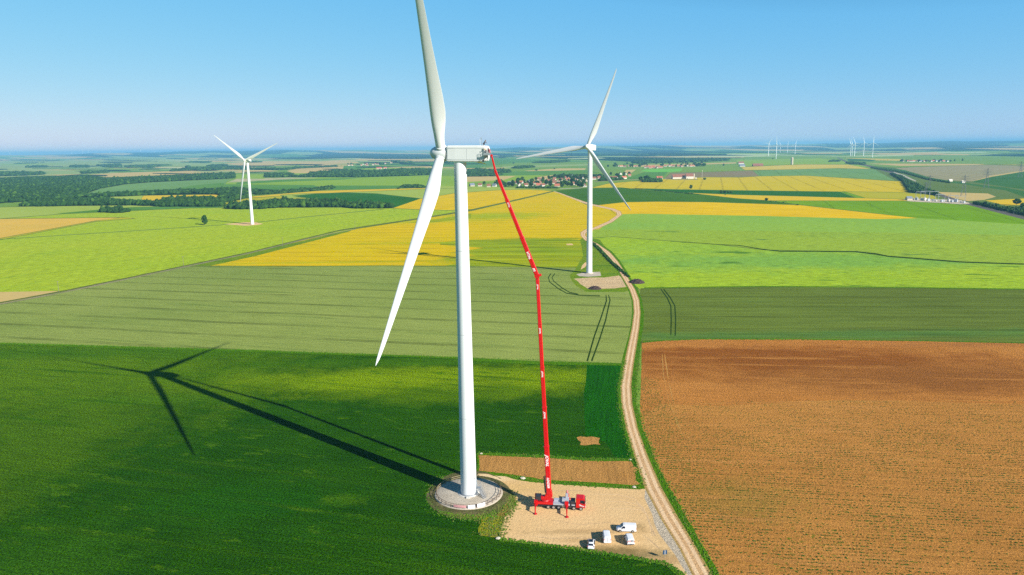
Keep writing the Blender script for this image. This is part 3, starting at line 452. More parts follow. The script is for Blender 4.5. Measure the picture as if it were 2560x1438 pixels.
def prof(u):                                              # height of the far ridge line, from the skyline seen in the photo
    T = [(-1200, 60), (0, 62), (150, 70), (330, 100), (500, 112), (700, 108), (860, 92), (1000, 62), (1100, 55), (1222, 78), (1360, 108), (1480, 122), (1600, 112), (1750, 84), (1860, 70), (2000, 92), (2120, 88), (2250, 98), (2380, 112), (2560, 108), (4000, 90)]
    return float(np.interp(u, [t[0] for t in T], [t[1] for t in T]))
def height(x, y):
    r = math.hypot(x, y)
    if r < 5200 or y < 0: return 0.0
    u = px((x, y, HC))[0]; th = math.atan2(x, y)
    s = min(max((r-9000)/13000, 0), 1); s = s*s*(3-2*s)
    m = min((r-5200)/4000, 1)
    return prof(u)*s*(1+.07*math.sin(th*61+1)+.04*math.sin(th*143)) + m*(1-.6*s)*(9+9*math.sin(th*17+r/2300)*math.cos(th*7-r/3100))
def build_ground():
    V, E_, idx = [], [], {}
    jit = random.Random(3)
    def vid(th, lr):
        k = (round(th, 6), round(lr, 6))
        if k not in idx: idx[k] = len(V); V.append(k)
        return idx[k]
    LR0, LR1 = math.log(3), math.log(27500)
    polys = []
    for k, pts in POLY:
        out = []
        amp = .8 if k in ('sand', 'verge_yellow', 'verge_dry', 'plot_dirt', 'soil_strip') else .3
        soft = k not in ROAD and k not in ('rut_and_shade', 'ballast', 'slab', 'track_dirt')
        for i, a in enumerate(pts):
            b = pts[(i+1) % len(pts)]; L = math.hypot(b[0]-a[0], b[1]-a[1]); n = max(1, int(L/(9 if amp > .5 else 22)))
            for j in range(n):
                t = j/n; u = a[0]+(b[0]-a[0])*t; v = a[1]+(b[1]-a[1])*t
                g = G(u, v); r = math.hypot(g.x, g.y)
                if soft and v > 700: g.x += jit.uniform(-amp, amp); g.y += jit.uniform(-amp, amp)
                out.append((math.atan2(g.x, g.y), min(max(math.log(r), LR0), LR1)))
        polys.append((k, np.array(out)))
        ids = [vid(*p) for p in out]
        for a, b in zip(ids, ids[1:]+ids[:1]):
            if a != b: E_.append((a, b))
    for i in range(73):                                   # grid that carries the terrain
        th = -math.pi+i*2*math.pi/72
        for r in (3, 12, 40, 90, 250, 700, 2000, 5200, 9000, 14000, 20000, 27500): vid(th, math.log(r))
    for i in range(-100, 101):
        th = R(i*.5)
        for r in np.arange(5200, 27600, 743): vid(th+jit.uniform(-.002, .002) if r < 27000 else th, math.log(min(r, 27499)))
    for i in range(-50, 51):
        for r in np.geomspace(90, 5000, 26): vid(R(i), math.log(r)+jit.uniform(-.01, .01))
    vs, es, fs, *_ = delaunay_2d_cdt([Vector(p) for p in V], E_, [], 0, 1e-7)
    P = np.array([(p.x, p.y) for p in vs]); T = np.array([f for f in fs if len(f) == 3]); C = P[T].mean(1)
    key = np.zeros(len(T), int); names = ['meadow_far']+list(ST.keys()); ni = {n: i for i, n in enumerate(names)}
    for k, q in polys:
        x, y = C[:, 0], C[:, 1]; m = (x > q[:, 0].min()) & (x < q[:, 0].max()) & (y > q[:, 1].min()) & (y < q[:, 1].max())
        if not m.any(): continue
        cx, cy = x[m], y[m]; ins = np.zeros(len(cx), bool); x0, y0 = q[:, 0], q[:, 1]; x1, y1 = np.roll(x0, -1), np.roll(y0, -1)
        for a, b, c, d in zip(x0, y0, x1, y1):
            if b == d: continue
            hit = ((b > cy) != (d > cy)) & (cx < (c-a)*(cy-b)/(d-b)+a); ins ^= hit
        w = np.where(m)[0][ins]; key[w] = ni[k]
    r = np.exp(P[:, 1]); XY = np.stack([r*np.sin(P[:, 0]), r*np.cos(P[:, 0])], 1)
    Z = np.array([height(x, y) for x, y in XY])
    area = np.cross(XY[T[:, 1]]-XY[T[:, 0]], XY[T[:, 2]]-XY[T[:, 0]]); T[area < 0] = T[area < 0][:, ::-1]
    def emit(name, sel):
        t = T[sel]; used, inv = np.unique(t, return_inverse=True); t = inv.reshape(t.shape)
        me = bpy.data.meshes.new(name); me.from_pydata([(XY[i, 0], XY[i, 1], Z[i]) for i in used], [], t.tolist())
        ks = key[sel]; u, mi = np.unique(ks, return_inverse=True)
        for kk in u: me.materials.append(ST[names[kk]])
        me.polygons.foreach_set('material_index', mi.astype(np.int32)); me.update()
        return tag(link(bpy.data.objects.new(name, me)), kind='structure')
    left = np.ones(len(T), bool)
    for nm, ks in (('farm_road', ROAD), ('dirt_yard', YARD), ('railway', RAIL), ('field_track', PATH)):
        s = np.isin(key, [ni[k] for k in ks]); emit(nm, s); left &= ~s
    emit('ground', left)
    me = bpy.data.meshes.new('ground_under'); n = 72       # the disc right under the drone
    pts = [(3*math.sin(-math.pi+i*2*math.pi/n), 3*math.cos(-math.pi+i*2*math.pi/n), 0) for i in range(n)]
    me.from_pydata(pts, [], [tuple(range(n))[::-1]]); me.materials.append(ST['crop_dark'])
    tag(link(bpy.data.objects.new('ground_patch', me)), kind='structure')
build_ground()

# ------------------------------------------------------------------ object materials
M = {}
M['tower'] = plain('tower_paint', (.66, .68, .69), rough=.38, spec=.4, vary=.03, scale=.3, dirt=((.55, .53, .48), (3, 3, .12), .12))
M['farwhite'] = plain('white_far_turbine_paint', (.82, .83, .84), rough=.4, vary=0)
M['gel'] = plain('blade_gelcoat', (.63, .645, .65), rough=.33, spec=.45, vary=.04, scale=.2, dirt=((.45, .43, .38), (1.2, 1.2, .1), .25))
M['nacelle'] = plain('nacelle_shell', (.64, .65, .64), rough=.4, vary=.03, scale=.6, dirt=((.5, .47, .4), (.5, 2, 1), .15))
M['joint'] = plain('weld_joint', (.40, .42, .43), rough=.5)
M['seam'] = plain('dark_seam', (.09, .09, .09), rough=.7)
M['flange'] = plain('flange_grey', (.28, .30, .33), rough=.5, metal=.3)
M['concrete'] = plain('concrete', (.55, .53, .49), rough=.9, spec=.2, vary=.3, scale=2, bumpk=.4)
M['steel'] = plain('galvanised_steel', (.42, .44, .46), rough=.45, metal=.6, vary=.2)
M['door'] = plain('door_grey', (.30, .34, .38), rough=.5)
M['red'] = plain('red_crane_paint', (.52, .004, .006), rough=.3, spec=.5, vary=.1, scale=.8)
M['red_dark'] = plain('red_paint_worn', (.40, .012, .012), rough=.45, vary=.2)
M['white'] = plain('white_lettering', (.85, .85, .86), rough=.4)
M['carwhite'] = plain('white_car_paint', (.70, .71, .73), rough=.22, spec=.6, vary=.03)
M['black'] = plain('black_rubber', (.018, .018, .02), rough=.75, vary=.3)
M['plastic'] = plain('black_plastic', (.03, .03, .033), rough=.5)
M['glass'] = plain('dark_window_glass', (.008, .014, .03), rough=.12, spec=.35, vary=0)
M['rim'] = plain('alloy_rim', (.55, .56, .58), rough=.3, metal=.7)
M['grey'] = plain('grey_bodywork', (.42, .45, .50), rough=.4, metal=.2, vary=.2)
M['tail'] = plain('red_lamp', (.45, .01, .012), rough=.2)
M['lamp'] = plain('clear_lamp', (.75, .76, .78), rough=.1)
M['wood'] = plain('weathered_wood', (.13, .085, .055), rough=.85, vary=.35, scale=3)
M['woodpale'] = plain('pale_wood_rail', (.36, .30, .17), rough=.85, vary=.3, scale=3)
M['banner'] = plain('white_banner', (.82, .83, .86), rough=.6)
M['pink'] = plain('faded_red_netting_window_light', (.62, .30, .30), rough=.8, vary=.3)
M['stone'] = plain('pale_limestone', (.45, .40, .32), rough=.9, vary=.3, scale=4, bumpk=.6)
M['heap'] = plain('dark_compost', (.045, .025, .02), rough=.95, vary=.7, scale=2.5, bumpk=1)
M['pole'] = plain('grey_wood_pole', (.16, .14, .11), rough=.85, vary=.2)
M['pylon'] = plain('pylon_steel', (.16, .18, .19), rough=.6, metal=.4)
M['signblue'] = plain('dark_blue_panel', (.02, .06, .13), rough=.4)
M['skin'] = plain('skin', (.5, .3, .2), rough=.6); M['navy'] = plain('navy_workwear', (.02, .025, .04), rough=.8, vary=.3); M['hiviz'] = plain('sand_workwear', (.55, .42, .22), rough=.8, vary=.2)
M['helmet'] = plain('white_helmet', (.8, .8, .8), rough=.3)

# ------------------------------------------------------------------ wind turbines (x = along the rotor axis, forward)
def lerp_tab(T, x):
    return [float(np.interp(x, [t[0] for t in T], [t[i] for t in T])) for i in range(1, len(T[0]))]
BT = [(1.1, 2.35, 1, 0, .5), (3.2, 2.35, 1, 0, .5), (5.5, 2.75, .72, .45, .44), (8, 3.45, .46, .8, .38), (11, 3.85, .33, 1, .33), (15, 3.6, .27, 1, .31), (22, 2.95, .24, 1, .30), (32, 2.2, .21, 1, .30), (42, 1.55, .19, 1, .30), (50, 1.05, .18, 1, .31), (54, .72, .18, 1, .35), (55.4, .36, .18, 1, .42), (55.8, .10, .2, 1, .5)]
def blade_mesh(segs, n):
    mb = MB(); rings = []
    for k in range(segs+1):
        t = k/segs; r = 1.1+(55.8-1.1)*(t**1.25*.96+.04*t if k < segs else 1)
        c, th, af, le = lerp_tab(BT, r)
        tw = R(13)*max(0, 1-(r-8)/40)**1.6*min(1, r/8)
        ring = []
        for i in range(n):
            a = 2*math.pi*i/n; x = (1-math.cos(a))/2              # 0 at leading edge, 1 at trailing
            yc = math.sin(a)/2*th
            yt = 5*th*(.2969*math.sqrt(x)-.126*x-.3516*x*x+.2843*x**3-.1036*x**4)*(1 if a <= math.pi else -1)
            y = (yc*(1-af)+yt*af)*c; X = (le-x)*c                 # +X towards the leading edge
            ring.append((X*math.cos(tw)-y*math.sin(tw), X*math.sin(tw)+y*math.cos(tw), r))
        rings.append(ring)
    mb.rings(rings); return mb.mesh('blade', M['farwhite'] if segs < 20 else M['gel'])
BLADE = blade_mesh(46, 28); BLADE_FAR = blade_mesh(12, 8)
def tower_mesh(far):
    mb = MB(); H = 89.2; n = 16 if far else 64
    pr_ = [(2.16+(1.55-2.16)*(z/H)**1.05, z) for z in ([0, H] if far else [i*H/20 for i in range(21)])]
    mb.lathe(pr_, n)
    return mb.mesh('tower', M['farwhite'] if far else M['tower'])
TOWER, TOWER_FAR = tower_mesh(False), tower_mesh(True)
def nacelle_mesh():
    mb = MB(); rings = []
    for x, w, t, b in ((-1.75, 1.55, 1.75, -1.75), (-2.1, 1.85, 1.95, -1.95), (-4, 1.9, 1.98, -2.0), (-9.8, 1.9, 2.05, -1.95), (-11.4, 1.85, 2.0, -1.75), (-11.8, 1.75, 1.85, -1.6)):
        rc = .35; ring = []
        for (cx, cy, a0) in ((w-rc, t-rc, 0), (-w+rc, t-rc, 90), (-w+rc, b+rc, 180), (w-rc, b+rc, 270)):
            for j in range(4): a = R(a0+j*30); ring.append((x, cx+rc*math.cos(a), cy+rc*math.sin(a)))
        rings.append(ring)
    mb.rings(rings, smooth=False); return mb.mesh('nacelle', M['nacelle'])
NAC = nacelle_mesh()
def hub_mesh(n):
    mb = MB(); mb.lathe([(.02, 3.0), (.6, 2.85), (1.1, 2.45), (1.5, 1.8), (1.78, .8), (1.86, 0), (1.84, -.9), (1.68, -1.5)], n, axis='X'); return mb.mesh('hub', M['gel'])
HUB, HUB_FAR = hub_mesh(40), hub_mesh(12)
def turbine(base, yaw, tilt, phase, pitch, hh, over, cone, scale, label, group=None, far=False, name='wind_turbine', ntilt=None):
    root = empty(name, base, 0, label, 'wind turbine', group)
    tw = place(TOWER_FAR if far else TOWER, 'tower', None, root, Matrix.Diagonal((scale, scale, (hh-1.9*scale)/89.2, 1)))
    A_ = Vector((math.cos(yaw)*math.cos(tilt), math.sin(yaw)*math.cos(tilt), math.sin(tilt)))
    e1 = A_.cross(Vector((0, 0, 1))).normalized(); e2 = e1.cross(A_)
    hub = Vector((0, 0, hh))+A_*over
    fr_ = Matrix((A_, -e1, e2)).transposed().to_4x4()      # local x = forward, y = left, z = up
    fn = fr_ @ Matrix.Rotation(-(ntilt-tilt), 4, 'Y') if ntilt is not None else fr_
    na = place(NAC, 'nacelle', None, root, Matrix.Translation(hub) @ fn @ Matrix.Scale(scale, 4))
    hb = place(HUB_FAR if far else HUB, 'hub', None, root, Matrix.Translation(hub) @ fr_ @ Matrix.Scale(scale, 4))
    for k in range(3):
        a = phase+k*2*math.pi/3
        sp = (e2*math.cos(a)+e1*math.sin(a))*math.cos(cone)+A_*math.sin(cone)
        tang = A_.cross(sp).normalized(); fw = sp.cross(tang)
        ch = tang*math.cos(pitch)+(-fw if fw.dot(A_) < 0 else fw)*math.sin(pitch)       # leading edge direction
        ch = (ch-sp*ch.dot(sp)).normalized(); y = sp.cross(ch)
        place(BLADE_FAR if far else BLADE, 'blade', None, root, Matrix.Translation(hub) @ Matrix((ch, y, sp)).transposed().to_4x4() @ Matrix.Scale(scale, 4))
    return root, tw, na, hb, hub, A_, e1, e2
B1 = Vector((-12.44, 180.91, .55))
t1, tw1, na1, hb1, HUB1, AX1, E11, E12 = turbine(B1, R(167.3), R(4.6), R(-25.7), R(84), 89.95, 4.75, R(2.9), 1, 'stopped white wind turbine beside the red crane, its tower on a round fenced pad', ntilt=R(1.2))
# details of the near turbine
mb = MB()
for z in (22, 45, 67): mb = MB(); mb.lathe([(2.16-.61*z/89.2+.02, z-.06), (2.16-.61*z/89.2+.02, z+.06)], 64); mb.build('section_joint', M['joint'], tw1)
mb = MB(); mb.lathe([(2.16, .0), (2.42, .0), (2.42, .16), (2.2, .2)], 48)
for i in range(60): a = i*math.pi/30; mb.tube((2.31*math.cos(a), 2.31*math.sin(a), .14), (2.31*math.cos(a), 2.31*math.sin(a), .34), .045, n=6)
mb.build('base_flange', M['flange'], tw1)
mb = MB(); mb.lathe([(3.0, -.35), (2.95, .02), (2.45, .05), (2.1, .06)], 48); mb.build('plinth', M['concrete'], tw1)
da = R(-8); DM = Matrix.Rotation(da, 4, 'Z')
mb = MB(); mb.box(2.0, 2.2, -.45, .45, 1.75, 3.9, M=DM); d_ = mb.build('door', M['door'], tw1)
mb = MB(); mb.box(2.15, 3.3, -.7, .7, 1.55, 1.65, M=DM)
for y in (-.68, .68):
    for x in (2.25, 3.25): mb.tube((x, y, .0), (x, y, 2.7), .035, n=6, M=DM)
    mb.tube((2.2, y, 2.7), (3.25, y, 2.7), .035, n=6, M=DM); mb.tube((2.2, y, 2.2), (3.25, y, 2.2), .03, n=6, M=DM)
mb.build('door_platform', M['steel'], tw1)
mb = MB(); SMt = DM @ Matrix.Translation((3.1, -.5, 0)) @ Matrix.Rotation(R(-52), 4, 'Z')
for i in range(8): mb.box(.15+i*.36, .5+i*.36, -.4, .4, 1.42-i*.2, 1.47-i*.2, M=SMt)
for y in (-.45, .45):
    mb.tube((0, y, 1.5), (3.0, y, -.2), .06, n=6, M=SMt); mb.tube((0, y, 2.6), (3.0, y, .9), .04, n=6, M=SMt); mb.tube((0, y, 2.1), (3.0, y, .4), .03, n=6, M=SMt)
    for i in range(5): mb.tube((.05+i*.73, y, 1.45-i*.41), (.05+i*.73, y, 2.58-i*.41), .03, n=6, M=SMt)
mb.build('stairs', M['steel'], tw1)
mb = MB(); mb.box(-.5, .5, -3.6, -2.85, -.4, .35); mb.build('cable_box', M['concrete'], tw1, bevel=.03)
mb = MB(); mb.box(2.17, 2.22, -.35, -.05, 4.4, 4.9, M=DM @ Matrix.Rotation(R(-25), 4, 'Z')); mb.build('warning_sign', M['flange'], tw1)
# nacelle details
mb = MB()
for z in (1.28, -1.35): mb.box(-11.3, -2.2, 1.895, 1.925, z-.035, z+.035)
for x in (-7.0,): mb.box(x-.03, x+.03, 1.895, 1.92, -1.3, 1.25)
mb.build('panel_seam', M['joint'], na1)
mb = MB(); mb.lathe([(1.5, -1.45), (1.5, -1.8)], 32, axis='X'); mb.build('rotor_gap', M['seam'], na1)
mb = MB()
for y in (-.9, .9): mb.tube((-10.2, y, 1.95), (-10.0, y*.8, 3.6), .05, n=6)
mb.tube((-10.15, -.85, 2.5), (-10.15, .85, 2.5), .04, n=6); mb.box(-10.08, -9.9, -.85, -.62, 3.45, 3.95)
mb.build('wind_sensor_mast', M['steel'], na1)
mb = MB(); mb.box(-11.95, -11.75, -1.55, -.3, -1.2, 1.5); mb.box(-11.95, -11.78, .2, 1.5, -1.2, .2); mb.build('rear_hatch', M['nacelle'], na1, bevel=.03)
mb = MB(); mb.box(-11.85, -11.79, -.25, .2, -1.0, 1.4); mb.box(-11.96, -11.9, .35, 1.35, -.7, -.1); mb.build('rear_vent', M['seam'], na1)
mb = MB(); mb.lathe([(1.62, -2.05), (1.68, -1.98), (1.7, -1.85)], 48, M=Matrix.Translation((0, 0, 0)) ); 
for k in range(3):
    a = R(-25.7)+k*2*math.pi/3; mb_ = MB(); mb_.lathe([(1.24, 1.55), (1.36, 1.6), (1.36, 1.85), (1.24, 1.9)], 32, M=Matrix.Rotation(a, 4, 'X'))
    mb_.build('blade_collar', M['gel'], hb1)
B2 = Vector((57.46, 526.72, .3)); B3 = Vector((-332.1, 923.6, .2))
turbine(B2, R(241.8), R(4.7), R(-21.3), R(6), 91.4, 5.15, R(2.8), 56.65/55.8, 'turning white wind turbine beside the bend of the farm road')
turbine(B3, R(255.2), R(4.9), R(53), R(6), 80.4, 5.27, R(2.7), 52.9/55.8, 'smaller white wind turbine alone in the lime green field before the woods')
for B, nm in ((B2, 1), (B3, 2)):
    mb = MB(); mb.lathe([(3.2, -.3), (3.0, .02), (2.1, .05)][::-1], 32); o = mb.build('turbine_foundation', ST['slab']); o.location = (B.x, B.y, B.z); tag(o, kind='structure')
FAR = [((1920.5, 391.6), (1921.7, 362.3), (60, 115), 'westmost turbine'), ((1939.8, 397.4), (1940.8, 364), (-3, 120), ''), ((1950.2, 383.4), (1951, 365.8), (-25, 70), ''), ((1968.3, 384), (1969.4, 365.2), (8, 100), ''),
       ((1987.3, 386.9), (1988.5, 365.2), (20, 100), ''), ((2125.6, 390.4), (2126.8, 365.4), (-20, 65), ''), ((2129.7, 390.6), (2130.5, 366.6), (-20, 75), ''), ((2135.8, 390.6), (2136.7, 362.6), (-30, 85), ''),
       ((2158.2, 391.6), (2160, 362.3), (-15, 90), ''), ((2180.7, 393.9), (2183.6, 362.3), (0, 140), '')]
ORD = ['first', 'second', 'third', 'fourth', 'fifth', 'sixth', 'seventh', 'eighth', 'ninth', 'tenth', 'eleventh', 'twelfth', 'thirteenth', 'fourteenth', 'fifteenth', 'sixteenth', 'seventeenth', 'eighteenth', 'nineteenth', 'twentieth', 'twenty-first', 'twenty-second', 'twenty-third', 'twenty-fourth', 'twenty-fifth', 'twenty-sixth', 'twenty-seventh', 'twenty-eighth', 'twenty-ninth', 'thirtieth', 'thirty-first', 'thirty-second', 'thirty-third', 'thirty-fourth', 'thirty-fifth', 'thirty-sixth', 'thirty-seventh', 'thirty-eighth', 'thirty-ninth', 'fortieth']
def far_turbine(bp, hp, bl, label, group):
    b = G(*bp); d = math.hypot(b.x, b.y); b.z = height(b.x, b.y); q = px((b.x, b.y, 0)); m = d/FP
    hh = max(60, (bp[1]-hp[1])*m) if hp else 92
    ph = math.atan2(-bl[0]/.88, bl[1]); turbine(b, R(241.8)+rnd.uniform(-.08, .08), R(4), ph, R(6), hh, 5, R(2), .95, label, group, far=True)
for i, (bp, hp, bl, _) in enumerate(FAR):
    w = i < 5; far_turbine(bp, hp, bl, '%s distant turbine from the left in the cluster %s' % (ORD[i if w else i-5], 'above the barn and silo' if w else 'beyond the railway on the horizon'), 'distant turbines in the cluster above the barn' if w else 'distant turbines in the cluster beyond the railway')
VF = [27, 181, 208, 222, 277, 353, 387]
for i, u in enumerate(VF): far_turbine((u, eye(u)+9), None, (rnd.uniform(-60, 60), 50), '%s faint turbine from the left on the hazy western horizon' % ORD[i], 'faint turbines on the hazy western horizon')
for i, u in enumerate([1487, 1497, 1508, 1535, 1578]): far_turbine((u, eye(u)+8.5), None, (rnd.uniform(-60, 60), 50), '%s faint turbine from the left on the horizon behind the second big turbine' % ORD[i], 'faint turbines on the horizon behind the second big turbine')

# ------------------------------------------------------------------ the round pad and its fence
mb = MB(); mb.lathe([(9.35, -.25), (9.2, .40), (9.0, .5), (5, .54), (2, .56), (.02, .56)][::-1], 72); o = mb.build('turbine_pad', ST['slab']); o.location = (B1.x, B1.y, 0); tag(o, kind='structure')
mb = MB(); mb.lathe([(12.3, -.15), (10.8, .12), (9.2, .35), (9.0, .30)][::-1], 72); o = mb.build('pad_bank', ST['bank']); o.location = (B1.x, B1.y, 0); tag(o, kind='structure')
fence = empty('timber_fence', (B1.x, B1.y, .42), 0, 'low timber post and rail fence ringing the round pad of the stopped turbine', 'fence')
FR = 8.75; nP = 30; gap = (R(48), R(75)); angs = [gap[1]+(2*math.pi-(gap[1]-gap[0]))*i/nP for i in range(nP+1)]
for i, a in enumerate(angs):
    mb = MB(); mb.tube((0, 0, 0), (0, 0, 1.2), .075, .07, n=8); o = mb.build('post', M['wood'], fence); o.location = (FR*math.cos(a), FR*math.sin(a), 0)
for zz in (.55, 1.08):
    for i in range(nP):
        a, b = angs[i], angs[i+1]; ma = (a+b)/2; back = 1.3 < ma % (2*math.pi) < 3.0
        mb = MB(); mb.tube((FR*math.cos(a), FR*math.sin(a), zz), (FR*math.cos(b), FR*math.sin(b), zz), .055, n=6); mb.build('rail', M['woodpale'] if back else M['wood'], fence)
def panel(a0, a1, z0, z1, mat, name, label):
    mb = MB(); n = 6; 
    for i in range(n):
        a, b = a0+(a1-a0)*i/n, a0+(a1-a0)*(i+1)/n; r0, r1 = FR+.09, FR+.12
        mb.add([(r0*math.cos(a), r0*math.sin(a), z0), (r0*math.cos(b), r0*math.sin(b), z0), (r0*math.cos(b), r0*math.sin(b), z1), (r0*math.cos(a), r0*math.sin(a), z1), (r1*math.cos(a), r1*math.sin(a), z0), (r1*math.cos(b), r1*math.sin(b), z0), (r1*math.cos(b), r1*math.sin(b), z1), (r1*math.cos(a), r1*math.sin(a), z1)],
               [(0, 3, 2, 1), (4, 5, 6, 7), (0, 1, 5, 4), (3, 7, 6, 2), (0, 4, 7, 3), (1, 2, 6, 5)])
    o = mb.build(name, mat); o.location = (B1.x, B1.y, .42); tag(o, label, name)
panel(R(-88), R(-76), .1, 1.02, M['banner'], 'banner', 'white banner with blue writing hung low on the front of the pad fence')
panel(R(-72), R(-58), .15, 1.12, M['banner'], 'banner', 'taller plain white banner at the right of the front of the pad fence')
panel(R(-113), R(-91), .3, .95, M['pink'], 'safety_netting', 'faded pinkish red netting tied along the front of the pad fence')

# ------------------------------------------------------------------ crane truck with its boom up at the nacelle
gA, gB = G(1370.5, 1272.8), G(1452, 1277)
TD = (gB-gA).normalized(); TN = Vector((-TD.y, TD.x, 0)); TO = gA+TN*1.27; tz = math.atan2(TD.y, TD.x)
crane = empty('crane_truck', TO, tz, 'red truck mounted crane with its long boom raised to the nacelle', 'crane')
def wl_(P): v = Vector(P)-TO; return Vector((v.dot(TD), v.dot(TN), v.z))
mb = MB(); mb.box(-3.6, 9.5, -.42, .42, .85, 1.18); mb.box(-3.4, 9.3, -1.15, 1.15, .8, .95); mb.build('chassis', M['plastic'], crane)
mb = MB(); mb.box(-3.5, 1.2, -1.25, 1.25, 1.2, 1.85); mb.box(-3.7, -3.3, -1.2, 1.2, .75, 1.5); mb.build('rear_deck', M['red'], crane, bevel=.04)
mb = MB(); mb.box(1.25, 5.6, -1.25, 1.25, 1.2, 1.55); mb.box(1.4, 3.1, .1, 1.2, 1.55, 2.0); mb.box(6.0, 6.9, -1.2, 1.2, 1.2, 1.5); mb.build('flatbed', M['grey'], crane, bevel=.03)
mb = MB(); mb.box(3.5, 5.3, -.55, 1.15, 1.55, 2.5); mb.build('equipment_box', M['grey'], crane, bevel=.05)
mb = MB(); mb.box(5.75, 6.9, -1.1, 1.1, 1.5, 2.3); mb.build('engine_cover', M['plastic'], crane, bevel=.05); mb = MB(); mb.box(3.45, 4.25, -1.2, -.3, .5, 1.15); mb.build('fuel_tank', M['steel'], crane, bevel=.08); mb = MB(); mb.box(5.2, 6.0, -1.22, -.5, .5, 1.1); mb.build('battery_box', M['plastic'], crane, bevel=.05)
mb = MB()                                                   # cab: side outline across the width
out = [(7.1, .7), (9.55, .7), (9.62, 1.9), (9.35, 3.05), (9.05, 3.3), (7.15, 3.3)]
mb.add([(x, -1.25, z) for x, z in out]+[(x, 1.25, z) for x, z in out], [tuple(range(6)), tuple(range(11, 5, -1))]+[(i, i+6, (i+1) % 6+6, (i+1) % 6) for i in range(6)])
cab = mb.build('cab', M['red'], crane, bevel=.07)
mb = MB(); mb.add([(9.605, -1.05, 1.98), (9.605, 1.05, 1.98), (9.40, 1.0, 2.98), (9.40, -1.0, 2.98)], [(0, 1, 2, 3)]); mb.add([(9.66, -1.05, 1.98), (9.66, 1.05, 1.98), (9.455, 1.0, 2.98), (9.455, -1.0, 2.98)], [(3, 2, 1, 0)]); mb.build('windscreen', M['glass'], cab)
for s in (-1, 1):
    mb = MB(); mb.box(8.25, 9.2, min(s*1.24, s*1.285), max(s*1.24, s*1.285), 2.0, 2.85); mb.build('side_window', M['glass'], cab)
    mb = MB(); mb.box(9.4, 9.52, min(s*1.3, s*1.6), max(s*1.3, s*1.6), 2.0, 2.8); mb.build('mirror', M['plastic'], cab, bevel=.03)
    mb = MB(); mb.box(9.58, 9.66, min(s*.75, s*1.15), max(s*.75, s*1.15), .85, 1.15); mb.build('headlight', M['lamp'], cab)
mb = MB(); mb.add([(8.0, -1.275, 1.75), (9.3, -1.275, 1.2), (9.3, -1.275, 1.0), (8.0, -1.275, 1.4)], [(0, 1, 2, 3), (3, 2, 1, 0)]); mb.add([(8.0, -1.262, 1.75), (9.3, -1.262, 1.2), (9.3, -1.262, 1.0), (8.0, -1.262, 1.4)], [(0, 1, 2, 3)]); mb.build('white_stripe', M['white'], cab)
def wheel(x, y, r, w, parent, hub=.55):
    mb = MB(); s = -1 if y < 0 else 1
    prof_ = [(r*.6, -w/2), (r*.93, -w/2), (r, -w*.38), (r, w*.38), (r*.93, w/2), (r*.6, w/2)]
    MM = Matrix.Translation((x, y, r)) @ Matrix.Rotation(math.pi/2, 4, 'Z')
    mb.lathe(prof_, 24, axis='X', M=MM); t_ = mb.build('wheel', M['black'], parent)
    mb = MB(); mb.tube((x, y+s*w*.30, r), (x, y+s*(w/2+.02), r), r*.60, r*.56, n=20); mb.tube((x, y+s*(w/2+.02), r), (x, y+s*(w/2+.06), r), r*.22, n=10); mb.build('rim', M['rim'], t_)
for x in (0, 1.37, 2.72, 6.62, 8.42):
    for y in (-1.1, 1.1): wheel(x, y, .52, .36, crane)
# outriggers, four, each with its jack and foot plate
for fx, fp in ((-3.2, (1338, 1285)), (4.75, (1417, 1293))):
    foot = wl_(G(*fp))
    for s in (-1, 1):
        f = Vector((foot.x, s*abs(foot.y), 0)); root = Vector((fx, s*1.1, 1.35)); knee = Vector((f.x*.85+fx*.15, s*(abs(f.y)-.55), 1.25))
        mb = MB(); mb.box(fx-.45, fx+.45, min(s*.9, s*1.45), max(s*.9, s*1.45), .9, 2.3 if s < 0 else 2.9); mb.tube(root, knee, .30, .24, n=4, ph=math.pi/4, smooth=False); o = mb.build('outrigger', M['red'], crane)
        mb = MB(); mb.tube(knee+Vector((0, s*.05, .35)), (f.x, f.y, .1), .19, .13, n=8); mb.build('jack', M['red'], o)
        mb = MB(); mb.lathe([(.02, .12), (.5, .12), (.55, 0), (.02, 0)], 12, M=Matrix.Translation((f.x, f.y, 0))); mb.build('foot_plate', M['red_dark'], o)
mb = MB(); mb.box(4.4, 5.1, .25, 1.25, 2.5, 3.6); mb.tube((4.8, .9, 3.2), (4.8, 1.2, 4.3), .22, n=8, mi=1); mb.build('tool_locker', [M['grey'], M['red']], crane, bevel=.03)
# turntable and pivot
def on_plane(u, v, yl=0.0):                                  # the point seen at (u, v) on the truck's long plane
    d = ray(u, v); o_ = Vector((0, 0, HC)); k = (yl-(o_-TO).dot(TN))/d.dot(TN); return o_+d*k
mb = MB(); mb.lathe([(1.15, 1.85), (1.15, 2.1), (.95, 2.2)], 28, M=Matrix.Translation((-.9, 0, 0))); mb.build('turntable', M['red_dark'], crane)
P0 = wl_(on_plane(1372.5, 1234)); JW = Vector((6.36, 177.96, 60.38)); J = wl_(JW)
EW = at_y(1238.5, 428, 178.2); E_ = wl_(EW)
def prism(mb, pts, y0, y1, mi=0):
    n = len(pts); mb.add([(x, y0, z) for x, z in pts]+[(x, y1, z) for x, z in pts], [tuple(range(n)), tuple(range(2*n-1, n-1, -1))]+[(i, i+n, (i+1) % n+n, (i+1) % n) for i in range(n)], mi)
mb = MB(); prism(mb, [(-1.9, 2.15), (.1, 2.15), (P0.x+.95, P0.z-.7), (P0.x+.72, P0.z+.9), (P0.x-.6, P0.z+.9), (P0.x-1.1, P0.z-.6), (-2.0, 3.0)], -.62, .62)
mb.build('boom_pedestal', M['red'], crane, bevel=.08)
mb = MB(); mb.box(-3.3, -1.9, -.95, .95, 2.05, 3.2); mb.build('counterweight', M['plastic'], crane, bevel=.08)
